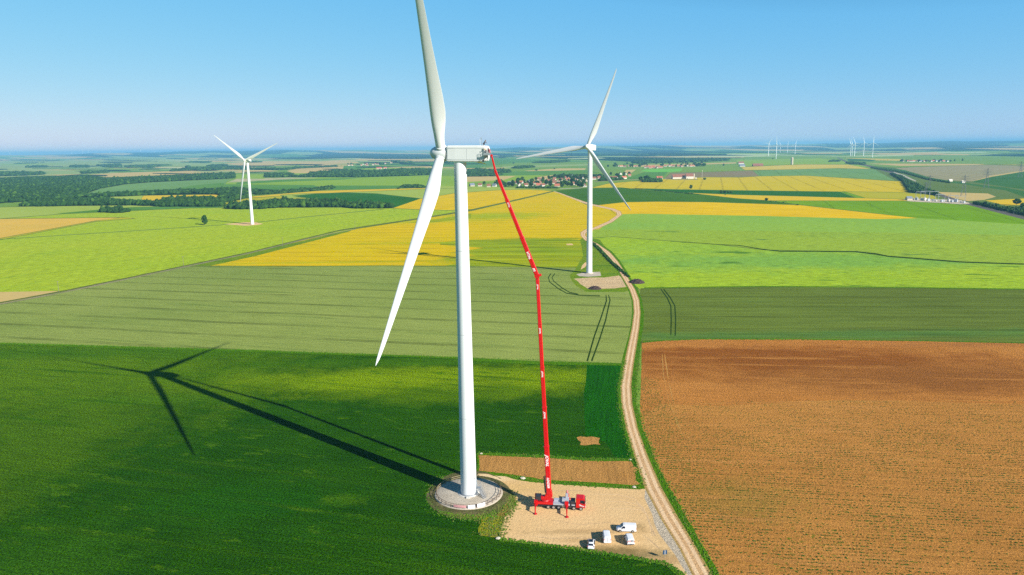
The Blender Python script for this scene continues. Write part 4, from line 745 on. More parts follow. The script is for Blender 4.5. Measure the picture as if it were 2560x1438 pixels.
def boxbeam(mb, a, b, wa, wb, mi=0):
    """rounded box section between two points, one flat side turned to the camera"""
    a, b = Vector(a), Vector(b); d = (b-a).normalized(); s = Vector((1, 0, 0)); s = (s-d*s.dot(d)).normalized(); t = d.cross(s)
    rs = []
    for P, w in ((a, wa), (b, wb)):
        h = w/2; c = h*.42; k = w*.5*1.1
        rs.append([P+s*x+t*y for x, y in ((h-c*.6, -k), (h, -k+c), (h, k-c), (h-c*.6, k), (-h+c*.6, k), (-h, k-c), (-h, -k+c), (-h+c*.6, -k))])
    mb.rings(rs, mi, smooth=False)
def text_mesh(txt, size, ext=.012):
    cu = bpy.data.curves.new('t', 'FONT'); cu.body = txt; cu.size = size; cu.extrude = ext; cu.align_x = 'CENTER'; cu.align_y = 'CENTER'; cu.shear = .35; cu.offset = size*.02
    o = bpy.data.objects.new('t', cu); col.objects.link(o); me = bpy.data.meshes.new_from_object(o.evaluated_get(bpy.context.evaluated_depsgraph_get())); bpy.data.objects.remove(o); bpy.data.curves.remove(cu)
    me.materials.clear(); me.materials.append(M['white']); return me
bpy.context.view_layer.update()
def boom(a, b, segs, label=None):
    a, b = Vector(a), Vector(b); d = (b-a).normalized(); L = (b-a).length
    s = Vector((1, 0, 0)); s = (s-d*s.dot(d)).normalized(); t = d.cross(s)      # t points away from the camera side or towards it
    if t.y > 0: t = -t
    out_ = []
    for (f0, f1, w, collar, txt) in segs:
        mb = MB(); boxbeam(mb, a+d*L*f0, a+d*L*f1, w, w*.96)
        if collar: boxbeam(mb, a+d*(L*f1-.18), a+d*(L*f1+.02), w*1.14, w*1.14)
        o = mb.build('boom_section', M['red'], crane); out_.append(o)
        if txt:
            word, size, pos_ = txt; me = text_mesh(word, size); c = a+d*L*pos_+t*(w*.55+.012)
            x = -d; z = t; y = z.cross(x); place(me, 'lettering', None, o, Matrix.Translation(c) @ Matrix((x, y, z)).transposed().to_4x4())
    return out_
L_ = 1234-690.0
def fr_y(y): return (1234-y)/L_
boom(P0, J, [(0, fr_y(1112), 1.32, 1, ('JOVAL', 1.05, fr_y(1147))), (fr_y(1112)-.002, fr_y(1013), 1.14, 1, ('JOVAL', .62, fr_y(1032))), (fr_y(1013)-.002, fr_y(913), 1.04, 1, ('JOVAL', .55, fr_y(930))), (fr_y(913)-.002, fr_y(806), .96, 1, ('JOVAL', .5, fr_y(823))), (fr_y(806)-.002, fr_y(705), .88, 0, ('JOVAL', .46, fr_y(716))), (fr_y(705)-.002, 1, .88, 1, None)])
mb = MB(); me = text_mesh('LEADER', .8); dd = (J-P0).normalized(); ss = Vector((1, 0, 0)); ss = (ss-dd*ss.dot(dd)).normalized(); tt = dd.cross(ss); tt = -tt if tt.y > 0 else tt
place(me, 'lettering', None, crane, Matrix.Translation(P0+dd*3.2+tt*.75) @ Matrix((-dd, tt.cross(-dd), tt)).transposed().to_4x4())
mb = MB(); boxbeam(mb, P0+Vector((-.95, 0, .2)), P0+Vector((-1.3, 0.25, 4.6)), .30, .30); mb.tube(P0+Vector((-.72, -.3, .4)), P0+Vector((-.95, -.1, 4.9)), .09, n=8, mi=1); mb.build('lift_cylinder', [M['plastic'], M['steel']], crane)
mb = MB(); mb.tube(J+Vector((0, -.75, 0)), J+Vector((0, .75, 0)), .62, n=16); boxbeam(mb, J, J+Vector((1.05, 0, .35)), .75, .55); mb.build('boom_joint', M['red'], crane)
L2 = 690-428.0
def f2(y): return (690-y)/L2
boom(J, E_, [(0, f2(592), 1.06, 1, ('VITAL', .8, f2(636))), (f2(592)-.002, f2(498), .88, 1, ('VITAL', .5, f2(510))), (f2(498)-.002, f2(452), .72, 1, None), (f2(452)-.002, 1, .58, 1, None)])
me = text_mesh('m', 1.1); dd = (E_-J).normalized(); ss = Vector((1, 0, 0)); ss = (ss-dd*ss.dot(dd)).normalized(); tt = dd.cross(ss); tt = -tt if tt.y > 0 else tt
place(me, 'lettering', None, crane, Matrix.Translation(J+dd*1.9+tt*.6) @ Matrix((-dd, tt.cross(-dd), tt)).transposed().to_4x4())
KW = at_y(1229, 389, 177.9); K = wl_(KW)
mb = MB(); boxbeam(mb, E_, K, .46, .36); mb.tube(K+Vector((0, -.3, 0)), K+Vector((0, .3, 0)), .28, n=12); mb.build('jib', M['red'], crane)
# work basket at the nacelle's back
BW = at_y(1219.5, 387, 177.6); Bk = wl_(BW); bx, by, bz = Bk
basket_z = bz
mb = MB(); mb.tube(K, (bx+.5, by, bz-.1), .13, n=8); mb.build('basket_arm', M['red_dark'], crane)
mb = MB(); mb.box(bx-.9, bx+.7, by-1.1, by+1.1, bz-.12, bz); 
for x in (bx-.87, bx-.1, bx+.67):
    for y in (by-1.07, by, by+1.07):
        if x == bx-.1 and y == by: continue
        mb.tube((x, y, bz), (x, y, bz+1.1), .03, n=6)
for z in (.4, .75, 1.1):
    for a, b in (((bx-.87, by-1.07), (bx+.67, by-1.07)), ((bx-.87, by+1.07), (bx+.67, by+1.07)), ((bx-.87, by-1.07), (bx-.87, by+1.07)), ((bx+.67, by-1.07), (bx+.67, by+1.07))): mb.tube((*a, bz+z), (*b, bz+z), .03, n=6)
mb.box(bx-.89, bx+.69, by-1.11, by-1.09, bz, bz+.5); mb.build('work_basket', M['steel'], crane)
mb = MB(); mb.box(bx+.35, bx+.68, by-.9, by+.2, bz+.3, bz+1.25); mb.build('control_panel', M['red'], crane, bevel=.03)
mb = MB(); mb.tube((bx-.6, by-.9, bz-.1), (bx-.9, by-.9, bz-1.3), .06, n=6); mb.tube((bx-.1, by-.9, bz-.1), (bx-.9, by-.9, bz-1.3), .05, n=6); mb.box(bx-1.2, bx-.8, by-1.1, by-.5, bz-1.7, bz-1.2); mb.build('tool_cradle', M['plastic'], crane)

# ------------------------------------------------------------------ people
def person(loc, rz, pose, top, legs, label, hat):
    """one continuous skinned body; clothing and helmet are its children"""
    J_ = {'pelvis': (0, 0, .95), 'chest': (pose['lean']*.18, 0, 1.25), 'neck': (pose['lean']*.34, 0, 1.5), 'head': (pose['lean']*.40+.02, 0, 1.62), 'crown': (pose['lean']*.42+.02, 0, 1.76)}
    dz = pose.get('drop', 0); J_ = {k: (x, y, z-dz) for k, (x, y, z) in J_.items()}
    for s, n in ((1, 'l'), (-1, 'r')):
        J_['hip'+n] = (0, s*.10, .92-dz); J_['knee'+n] = (pose['knee'], s*.12, .5); J_['ank'+n] = (pose['foot'+n], s*.12, .08); J_['toe'+n] = (pose['foot'+n]+.17, s*.13, .04)
        nx = J_['neck'][0]; J_['sh'+n] = (nx-.01, s*.19, 1.43-dz); el = pose['elb'+n]; ha = pose['hand'+n]; el = (el[0], el[1], el[2]-dz); ha = (ha[0], ha[1], ha[2]-dz)
        J_['el'+n] = (nx+el[0], s*el[1], el[2]); J_['ha'+n] = (nx+ha[0], s*ha[1], ha[2])
        d = (Vector(J_['ha'+n])-Vector(J_['el'+n])).normalized(); J_['fi'+n] = tuple(Vector(J_['ha'+n])+d*.14)
    Rr = {'pelvis': .145, 'chest': .15, 'neck': .062, 'head': .095, 'crown': .075}
    for n in 'lr': Rr.update({'hip'+n: .095, 'knee'+n: .062, 'ank'+n: .045, 'toe'+n: .035, 'sh'+n: .065, 'el'+n: .045, 'ha'+n: .032, 'fi'+n: .02})
    Ed = [('pelvis', 'chest'), ('chest', 'neck'), ('neck', 'head'), ('head', 'crown')]
    for n in 'lr': Ed += [('pelvis', 'hip'+n), ('hip'+n, 'knee'+n), ('knee'+n, 'ank'+n), ('ank'+n, 'toe'+n), ('neck', 'sh'+n), ('sh'+n, 'el'+n), ('el'+n, 'ha'+n), ('ha'+n, 'fi'+n)]
    def skin(keys, grow, name, mat):
        ks = [k for k in J_ if k in keys]; me = bpy.data.meshes.new(name)
        me.from_pydata([J_[k] for k in ks], [(ks.index(a), ks.index(b)) for a, b in Ed if a in ks and b in ks], [])
        o = bpy.data.objects.new(name, me); col.objects.link(o); o.modifiers.new('s', 'SKIN'); o.modifiers.new('d', 'SUBSURF').levels = 1
        for i, k in enumerate(ks): me.skin_vertices[0].data[i].radius = (Rr[k]*grow, Rr[k]*grow*(.85 if k in ('pelvis', 'chest') else 1)); me.skin_vertices[0].data[i].use_root = (i == 0)
        m2 = bpy.data.meshes.new_from_object(o.evaluated_get(bpy.context.evaluated_depsgraph_get())); bpy.data.objects.remove(o); m2.materials.clear(); m2.materials.append(mat)
        for p_ in m2.polygons: p_.use_smooth = True
        return link(bpy.data.objects.new(name, m2))
    body = skin(set(J_), 1, 'person', M['skin']); body.location = loc; body.rotation_euler = (0, 0, rz); tag(body, label, 'person')
    j = skin({'pelvis', 'chest', 'neck', 'shl', 'shr', 'ell', 'elr', 'hal', 'har'}, 1.22, 'jacket', top); j.parent = body
    t = skin({'pelvis', 'hipl', 'hipr', 'kneel', 'kneer', 'ankl', 'ankr'}, 1.2, 'trousers', legs); t.parent = body
    mb = MB(); h = Vector(J_['head']); mb.lathe([(.155, .03), (.16, .05), (.125, .06), (.12, .12), (.08, .18), (.01, .2)], 16, M=Matrix.Translation(h)); mb.build('helmet' if hat else 'hair', M['helmet'] if hat else M['navy'], body)
    mb = MB(); mb.add([(h.x+.09, -.015, h.z-.01), (h.x+.09, .015, h.z-.01), (h.x+.125, 0, h.z-.03), (h.x+.09, 0, h.z+.03)], [(0, 2, 1), (0, 3, 2), (1, 2, 3)]); mb.build('nose', M['skin'], body)
    mb = MB()
    for s in (-1, 1): mb.tube((h.x+.085, s*.035, h.z+.015), (h.x+.1, s*.035, h.z+.015), .012, n=6)
    mb.build('eyes', M['plastic'], body)
reach = dict(lean=.6, knee=.08, footl=.0, footr=-.1, elbl=(.25, .22, 1.2), elbr=(.25, .22, 1.25), handl=(.48, .15, 1.28), handr=(.45, .15, 1.35))
stand = dict(lean=.15, knee=.03, footl=.03, footr=-.03, elbl=(.02, .27, 1.18), elbr=(.1, .26, 1.18), handl=(.22, .22, 1.05), handr=(.3, .18, 1.12))
crouch = dict(drop=.5, lean=1.2, knee=.36, footl=.02, footr=-.06, elbl=(.18, .25, 1.2), elbr=(.2, .25, 1.2), handl=(.36, .2, 1.0), handr=(.4, .2, 1.02))
def cw(x, y, z): return TO+TD*x+TN*y+Vector((0, 0, z))
person(cw(bx-.35, by-.45, bz), tz+math.pi, reach, M['hiviz'], M['navy'], 'worker in a sand coloured top reaching from the basket to the nacelle', True)
person(cw(bx+.2, by+.4, bz), tz+math.pi+.3, stand, M['navy'], M['navy'], 'worker in dark clothes standing at the back of the crane basket', True)
NM = Matrix.Translation(B1+HUB1) @ Matrix((AX1, -E11, E12)).transposed().to_4x4()
pr0 = na1.matrix_local.copy(); pr0 = B1+(pr0 @ Vector((-10.95, .6, 2.03))); person(pr0, R(-10), crouch, M['navy'], M['navy'], 'dark clothed worker bending over on the back edge of the nacelle roof', False)

# ------------------------------------------------------------------ parked vehicles
def hull(mb, sec, mi=0, M_=None):
    """body from cross sections: (x, half width, z bottom, z belt, z top, half width at roof)"""
    rs = []
    for x, w, z0, zb, zt, wr in sec:
        rs.append([(x, -w*.93, z0), (x, -w, z0+.12), (x, -w, zb), (x, -wr, zt-.10), (x, -wr*.86, zt), (x, 0, zt+.025), (x, wr*.86, zt), (x, wr, zt-.10), (x, w, zb), (x, w, z0+.12), (x, w*.93, z0)])
    mb.rings(rs, mi, M_, smooth=False)
def vehicle(name, loc, rz, kind, label, cat):
    v = empty(name, loc, rz, label, cat); v.scale = (.94, .94, .94); P = dict(big=(5.05, .96, 1.93), mid=(4.4, .92, 1.82), car=(4.0, .88, 1.46))[kind]; L, w, H = P; h = L/2
    if kind == 'car': sec = [(-h, .72, .45, .75, .85, .68), (-h+.12, .84, .25, .85, .98, .76), (-h+.55, .88, .2, .92, 1.32, .60), (-h+1.1, .88, .2, .92, H-.02, .60), (-.1, .88, .2, .92, H, .60), (.55, .88, .2, .92, H-.06, .60), (1.25, .88, .2, .9, 1.0, .72), (h-.35, .82, .22, .78, .86, .68), (h, .62, .35, .6, .66, .55)]
    else: sec = [(-h, w*.93, .35, 1.05, H-.06, w*.83), (-h+.08, w, .28, 1.05, H, w*.87), (h*.15, w, .26, 1.08, H+.02, w*.88), (h*.33, w, .26, 1.08, H-.04, w*.85), (h*.62, w, .26, 1.05, 1.22, w*.86), (h*.86, w*.95, .28, .88, 1.0, w*.82), (h, w*.72, .36, .68, .78, w*.62)]
    mb = MB(); hull(mb, sec); body = mb.build('body', M['carwhite'], v, bevel=.035)
    i = 5 if kind == 'car' else 3; a, b = sec[i], sec[i+1]
    def lay(A_, B_, s0, s1, ya, yb, lift=.02): 
        lo = lambda s: tuple(A_[q]+(B_[q]-A_[q])*s for q in range(6)); p, q = lo(s0), lo(s1)
        mb = MB(); mb.add([(p[0], -p[5]*ya, p[4]+lift), (q[0], -q[5]*yb, q[4]+lift), (q[0], q[5]*yb, q[4]+lift), (p[0], p[5]*ya, p[4]+lift), (p[0], -p[5]*ya, p[4]-.05), (q[0], -q[5]*yb, q[4]-.05), (q[0], q[5]*yb, q[4]-.05), (p[0], p[5]*ya, p[4]-.05)], [(0, 1, 2, 3), (7, 6, 5, 4), (0, 4, 5, 1), (1, 5, 6, 2), (2, 6, 7, 3), (3, 7, 4, 0)]); return mb
    lay(a, b, .06, .92, .9, .9, .06).build('windscreen', M['glass'], v)
    if kind == 'car':
        lay(sec[3], sec[5], .08, .94, .8, .8, .085).build('glass_roof', M['glass'], v); lay(sec[1], sec[2], .12, .97, .85, .85, .07).build('rear_window', M['glass'], v)
    def sidewin(x0, x1, x1t):
        for s in (-1, 1):
            zb = 1.12 if kind != 'car' else .95; zt = H-.28 if kind != 'car' else H-.17; yb = w+.004; yt = (w*.89 if kind != 'car' else .635); f = (zt-zb)/(H-.1-zb)
            yt2 = yb+(yt-yb)*f+.012
            mb = MB(); vs = [(x0, s*yb, zb), (x1, s*yb, zb), (x1t, s*yt2, zt), (x0, s*yt2, zt)]; vi = [(x, y-s*.05, z) for x, y, z in vs]
            fs = [(0, 1, 2, 3), (7, 6, 5, 4), (0, 4, 5, 1), (1, 5, 6, 2), (2, 6, 7, 3), (3, 7, 4, 0)]; mb.add(vs+vi, fs if s < 0 else [f_[::-1] for f_ in fs]); mb.build('side_window', M['glass'], v)
    if kind == 'car': sidewin(-1.25, -.15, -.15); sidewin(-.08, 1.0, .6)
    else: sidewin(h*.12, h*.52, h*.34)
    if kind != 'car':
        mb = MB(); mb.box(-h-.02, -h+.05, -w*.72, w*.72, 1.2, H-.32); mb.build('rear_window', M['glass'] if kind == 'mid' else M['carwhite'], v, bevel=.02)
        if kind == 'mid': mb = MB(); mb.box(-h-.04, -h-.015, .05, w*.62, 1.15, 1.45); mb.build('painted_window_light', M['pink'], v)  # red light on the rear window, painted as a flat patch
        mb = MB(); mb.box(-h-.03, -h+.05, -.02, .02, .5, H-.25); mb.build('door_gap', M['plastic'], v)
    for s in (-1, 1):
        zt = .95 if kind != 'car' else .75
        mb = MB(); mb.box(-h-.015, -h+.1, min(s*w*.8, s*w*.94), max(s*w*.8, s*w*.94), zt, zt+.38); mb.build('tail_light', M['tail'], v)
        mb = MB(); xx = h-.28; mb.box(xx-.2, xx+.08, min(s*w*.6, s*w*.86), max(s*w*.6, s*w*.86), .62, .80); mb.build('headlight', M['lamp'], v, bevel=.03)
        mx = h*.42; mb = MB(); mb.box(mx-.08, mx+.08, min(s*(w-.02), s*(w+.15)), max(s*(w-.02), s*(w+.15)), .98, 1.16); mb.build('mirror', M['plastic'] if kind != 'car' else M['carwhite'], v, bevel=.02)
        for x in (-h*.62, h*.64):
            wheel(x, s*(w-.08), .33, .22, v)
            mb = MB(); mb.tube((x, s*(w-.3), .34), (x, s*(w+.005), .34), .41, n=20); mb.build('wheel_arch', M['plastic'], v)
    mb = MB(); mb.box(-h-.06, -h+.12, -w*.85, w*.85, .3, .52); mb.box(h-.15, h+.02, -w*.6, w*.6, .28, .5); mb.build('bumper', M['plastic'] if kind == 'mid' else M['carwhite'], v, bevel=.04)
    return v
ga, gb = G(1582.5, 1331.5), G(1550.6, 1330.3); c_ = (ga+gb)/2; az = math.atan2(gb.y-ga.y, gb.x-ga.x)
vehicle('parked_van', c_+Vector((0, .75, 0)), az, 'big', 'white panel van parked side on, its nose pointing at the crane truck side', 'van')
def up_az(u, v0, v1): a, b = G(u, v0), G(u+(v0-v1)*.0, v1); return math.atan2(b.y-a.y, b.x-a.x)
g2 = G(1519.5, 1361); vehicle('parked_van', g2+Vector((0, 2.5, 0)), R(88.5), 'big', 'windowless white van seen from behind between the small car and the other vans', 'van')
g3 = G(1577, 1366); vehicle('parked_van', g3+Vector((0, 2.2, 0)), R(91.5), 'mid', 'small white van seen from behind with red light painted on its rear window', 'van')
g4 = G(1478, 1376); vehicle('parked_car', g4+Vector((.2, 2.0, 0)), R(82), 'car', 'small white car with a dark glass roof nearest the crop edge', 'car')

# ------------------------------------------------------------------ small things round the yard
mbp = G(1662, 1396); sg = empty('information_board', mbp, R(8), 'small dark blue board on a post where the yard narrows to the farm road', 'sign')
mb = MB(); mb.box(-.5, .5, -.03, .03, 1.0, 2.0); mb.build('panel', M['signblue'], sg)
mb = MB(); mb.tube((0, .07, 0), (0, .07, 2.1), .04, n=8); mb.build('post', M['steel'], sg); mb = MB(); mb.box(-.04, .04, -.045, -.03, 1.0, 2.0); mb.build('trim', M['white'], sg)
for i, (u, v, s, lab) in enumerate(((1576, 1150, .5, 'pale boulder at the corner of the dark crop beside the farm road'), (1307, 1197, 1.0, 'large pale boulder on the grass strip behind the crane'), (1585, 1219, .8, 'flat pale boulder at the far right corner of the yard'), (1245, 1347, .8, 'pale boulder at the near left corner of the yard'), (1203, 1135, .6, 'pale boulder at the left end of the ploughed strip'))):
    bm = bmesh.new(); bmesh.ops.create_icosphere(bm, subdivisions=2, radius=s*.6)
    for vv in bm.verts: vv.co = Vector((vv.co.x*1.3, vv.co.y, vv.co.z*.6))*(1+rnd.uniform(-.14, .14))
    me = bpy.data.meshes.new('boulder'); bm.to_mesh(me); bm.free(); me.materials.append(M['stone']); o = link(bpy.data.objects.new('boulder', me)); o.location = G(u, v)+Vector((0, 0, .15)); tag(o, lab, 'boulder', 'boulders round the yard')
for (u, v, rx, ry, hh, lab) in ((1487, 722, 4.5, 4.5, 1.8, 'dark brown compost heap at the near edge of the second turbine plot'), (1592, 706, 5.5, 6.5, 2.2, 'dark purple brown compost heap at the right side of the farm road')):
    bm = bmesh.new(); bmesh.ops.create_grid(bm, x_segments=24, y_segments=24, size=1)
    for vv in bm.verts:
        r = min(1, vv.co.length); z = (1-r*r)**.8*hh*(1+.25*math.sin(vv.co.x*9)*math.cos(vv.co.y*8))+rnd.uniform(-.1, .1); vv.co = Vector((vv.co.x*rx, vv.co.y*ry, z-.15))
    me = bpy.data.meshes.new('compost_heap'); bm.to_mesh(me); bm.free(); me.materials.append(M['heap']); o = link(bpy.data.objects.new('compost_heap', me)); o.location = G(u, v); tag(o, lab, 'heap')
# wooden poles along the field track
UP = [(147, 729, 702), (459, 664, 640), (707, 617, 593), (888, 572, 552), (1025, 555, 538), (1132, 541, 526), (1215, 520, 506), (1285, 500, 487), (1343, 489, 478)]
for i, (u, v, vt) in enumerate(UP):
    g = G(u, v); p = empty('utility_pole', g, R(55), '%s wooden pole from the left along the track below the lime field' % ORD[i], 'utility pole', 'poles along the field track')
    hgt = min(12, max(7, (v-vt)*mpp(u, v))); mb = MB(); mb.tube((0, 0, 0), (0, 0, hgt), .17, .11, n=8); mb.build('pole', M['pole'], p); mb = MB(); mb.box(-.75, .75, -.06, .06, hgt-.5, hgt-.36); mb.build('crossarm', M['pole'], p)

# ------------------------------------------------------------------ vegetation
M['leaf'] = leafy('leaf_mid', (.016, .052, .006), (.034, .082, .010)); M['leaf2'] = leafy('leaf_dark', (.010, .036, .006), (.022, .058, .009)); M['leaf3'] = leafy('leaf_light', (.032, .085, .008), (.060, .125, .013))
M['trunk'] = plain('bark', (.10, .075, .05), rough=.9, vary=.4, scale=3); M['seedling'] = leafy('seedling_green', (.035, .10, .008), (.07, .13, .014), .3, 2); M['tuft'] = leafy('verge_tuft', (.05, .17, .003), (.10, .22, .006), .25, 2); M['tuftdry'] = leafy('dry_tuft', (.11, .16, .02), (.20, .19, .05), .4, 2)
def blob(sub, k, sd):
    r_ = random.Random(sd); bm = bmesh.new(); bmesh.ops.create_icosphere(bm, subdivisions=sub, radius=1)
    ph = [r_.uniform(0, 6) for _ in range(6)]
    for v in bm.verts:
        c = v.co; f = 1+k*(math.sin(c.x*4+ph[0])*math.sin(c.y*4+ph[1])+.7*math.sin(c.z*6+ph[2])*math.sin(c.x*7+ph[3]))+r_.uniform(-k, k)*.6; v.co = c*f
    V = np.array([v.co[:] for v in bm.verts]); F = np.array([[v.index for v in f.verts] for f in bm.faces]); bm.free(); return V, F
BL = {s: [blob(s, .13, 10*s+i) for i in range(6)] for s in (1, 2, 3)}
def scatter(name, items, sub, mats, sd=1, smooth=False):
    """one mesh of many crowns; items: (x, y, z, rx, rz, material)"""
    r_ = np.random.RandomState(sd); Vs, Fs, Ms, o = [], [], [], 0
    for (x, y, z, rx, rz, m) in items:
        V, F = BL[sub][r_.randint(6)]; a = r_.uniform(0, 6.28); c, s = math.cos(a), math.sin(a)
        W = np.stack([(V[:, 0]*c-V[:, 1]*s)*rx+x, (V[:, 0]*s+V[:, 1]*c)*rx+y, V[:, 2]*rz+z], 1)
        Vs.append(W); Fs.append(F+o); Ms.append(np.full(len(F), m)); o += len(V)
    V = np.concatenate(Vs).astype(np.float32); F = np.concatenate(Fs).astype(np.int32); me = bpy.data.meshes.new(name)
    me.vertices.add(len(V)); me.vertices.foreach_set('co', V.ravel()); me.loops.add(F.size); me.loops.foreach_set('vertex_index', F.ravel()); me.polygons.add(len(F))
    me.polygons.foreach_set('loop_start', np.arange(0, F.size, 3, dtype=np.int32)); me.polygons.foreach_set('loop_total', np.full(len(F), 3, np.int32))
    for m in mats: me.materials.append(m)
    me.polygons.foreach_set('material_index', np.concatenate(Ms).astype(np.int32)); me.polygons.foreach_set('use_smooth', np.full(len(F), smooth)); me.update(calc_edges=True)
    return link(bpy.data.objects.new(name, me))
def inside(pts, x, y):
    n = len(pts); c = False; j = n-1
    for i in range(n):
        if (pts[i][1] > y) != (pts[j][1] > y) and x < (pts[j][0]-pts[i][0])*(y-pts[i][1])/(pts[j][1]-pts[i][1])+pts[i][0]: c = not c
        j = i
    return c
def fill(poly, s, r_):
    W = [G(*p) for p in poly]; W = [(w.x, w.y) for w in W]; xs = [w[0] for w in W]; ys = [w[1] for w in W]; out = []
    y = min(ys)
    while y < max(ys):
        x = min(xs)+r_.uniform(0, s)
        while x < max(xs):
            a, b = x+r_.uniform(-.35, .35)*s, y+r_.uniform(-.35, .35)*s
            if inside(W, a, b): out.append((a, b))
            x += s
        y += s*.87
    return out
WOODS = [  # name, height, spacing, outline on the photo (foot of the trees), lift of the far edge is left to the canopy itself
    ('big wood west', 15, 9.5, [(-500, 478), (0, 452), (62, 448), (150, 446), (200, 443), (262, 450), (375, 446), (450, 442), (525, 438), (587, 436), (587, 446), (500, 450), (375, 456), (312, 461), (250, 472), (222, 481), (205, 492), (150, 500), (70, 504), (0, 509), (-400, 545)]),
    ('middle tree belt', 13, 9, [(205, 493), (275, 488), (362, 484), (475, 479), (500, 482), (560, 476), (597, 474), (640, 480), (632, 486), (606, 492), (620, 496), (560, 502), (548, 499), (556, 488), (480, 484), (360, 489), (270, 493)]),
    ('copse by the gold field', 12, 7.5, [(560, 490), (600, 484), (620, 488), (628, 494), (600, 500), (552, 507), (548, 498)]),
    ('hedge wood east', 8, 7.5, [(640, 482), (700, 479), (792, 473), (833, 468), (835, 472), (792, 477), (700, 484), (640, 488)]),
    ('front wood west', 13, 7, [(50, 516), (95, 508), (190, 500), (275, 504), (365, 511), (405, 511), (412, 502), (475, 501), (530, 500), (556, 517), (410, 517), (340, 514), (250, 514), (90, 517)]),
    ('front wood middle', 13, 7, [(408, 516), (420, 503), (480, 501), (528, 499), (550, 507), (558, 516), (480, 517)]),
    ('round copse', 11, 6, [(249, 532), (262, 525), (300, 524), (322, 530), (300, 533)]),
    ('front wood centre', 13, 6.5, [(562, 522), (600, 514), (660, 510), (690, 506), (740, 507), (800, 506), (850, 509), (880, 514), (980, 517), (982, 521), (885, 522), (860, 518), (700, 519.5), (655, 523), (600, 524)]),
    ('island trees', 9, 8, [(1003, 469), (1010, 466), (1045, 465), (1070, 470), (1030, 470)]),
    ('wood behind west field', 14, 12, [(664, 444), (664, 437), (732, 436), (735, 443)]),
    ('centre wood', 15, 11, [(738, 443), (770, 440), (778, 434), (855, 428), (935, 430), (1000, 426), (1080, 426), (1080, 437), (1022, 440), (892, 444), (800, 443)]),
    ('wood strip mid', 14, 12, [(1145, 431), (1195, 425), (1275, 428), (1278, 432), (1200, 433), (1145, 436)]),
    ('wood strip front mid', 13, 10, [(1165, 439), (1185, 434), (1235, 434), (1258, 437), (1240, 441), (1165, 442)]),
    ('wood strip mid east', 14, 11, [(1280, 421), (1300, 418), (1330, 417), (1336, 419), (1300, 422)]),
    ('upper strip', 14, 15, [(1330, 408), (1370, 404), (1423, 402), (1424, 405), (1380, 408)]),
    ('wood left small', 14, 14, [(204, 435), (204, 431), (271, 429), (271, 432)]),
    ('wood far left edge', 14, 14, [(-500, 448), (-300, 437), (0, 432), (110, 433), (110, 437), (50, 440), (0, 441), (-300, 450)]),
    ('tiny wood one', 14, 18, [(66, 419.5), (66, 417), (117, 416), (117, 419)]), ('tiny wood two', 14, 20, [(181, 419), (181, 415), (221, 415), (221, 419)]),
    ('tiny wood three', 14, 20, [(242, 414), (300, 411), (304, 420), (265, 419)]), ('tiny wood four', 14, 20, [(312, 416), (380, 413), (430, 414), (380, 419), (320, 420)]),
    ('far belt', 14, 18, [(424, 428), (475, 421), (567, 419), (600, 421), (700, 424), (700, 425.5), (560, 424), (430, 429)]),
    ('far belt two', 14, 18, [(700, 424), (760, 419), (840, 416), (842, 417.5), (760, 421), (702, 426)]),
    ('far belt three', 14, 22, [(450, 408), (480, 405), (530, 405), (520, 409)]),
    ('far belt four', 14, 18, [(1600, 410), (1578, 407), (1620, 400), (1700, 398), (1822, 398), (1822, 402), (1740, 406), (1631, 408)]),
    ('railway cutting wood', 5, 5, [(2226, 435), (2256, 453), (2273, 481), (2318, 485), (2352, 491), (2300, 468), (2250, 441)]),
    ('railway upper scrub', 3, 4, [(2178, 418), (2262, 430), (2318, 447), (2374, 456), (2374, 458), (2318, 450), (2262, 434), (2178, 421)]),
    ('hedge by the rails', 4, 3.5, [(2428, 508), (2470, 513), (2560, 533), (2700, 562), (2700, 570), (2560, 539), (2470, 518)]),
    ('east slope scrub', 3, 4, [(2510, 519), (2560, 521), (2700, 522), (2700, 540), (2560, 528)]),
    ('trees by the crossing', 10, 12, [(2073, 403), (2098, 402), (2098, 404.5), (2073, 405)]), ('trees right of the crossing', 10, 12, [(2114, 408), (2130, 406), (2163, 410), (2161, 412.5), (2125, 411)]),
    ('hedge behind the road', 7, 5, [(1606, 456), (1612, 452), (1652, 452), (1655, 456)]), ('village edge trees', 11, 9, [(1500, 449), (1512, 445), (1540, 446), (1560, 449), (1530, 452), (1500, 453)]),
    ('village garden trees', 7, 9, [(1370, 445), (1400, 441), (1500, 440), (1505, 444), (1440, 445)]), ('village hedge', 4, 5, [(1290, 471), (1300, 468.5), (1350, 469.5), (1400, 471), (1350, 472)]),
    ('crop edge scrub', 1.3, 1.1, [(1479, 603), (1500, 621), (1525, 649), (1550, 671), (1574, 692), (1570, 694), (1545, 674), (1520, 652), (1495, 624), (1476, 605)])]  # shaded side of the crop edge put into the shape of low scrub
q_ = random.Random(8); cop = []
for _ in range(46):                                        # far copses and hedgerows
    u = q_.choice((q_.uniform(-300, 1150), q_.uniform(1200, 1840), q_.uniform(-300, 1150))); d = q_.uniform(16, 40); v = eye(u)+d
    if u > 1200 and d > 30: continue
    L_n = q_.randint(3, 16); th_ = q_.uniform(-.03, .03)
    for k in range(L_n):
        g = G(u+k*q_.uniform(2, 3.4)*(30/d)**.2, v+k*th_*3+q_.uniform(-.25, .25)); hh = q_.uniform(11, 18); cop.append((g.x, g.y, hh*.4, q_.uniform(12, 26)*(30/d), hh*.55, q_.choice((0, 1))))
tag(scatter('woodland', cop, 1, [M['leaf'], M['leaf2']], 3, True), kind='stuff')
cnt = 0
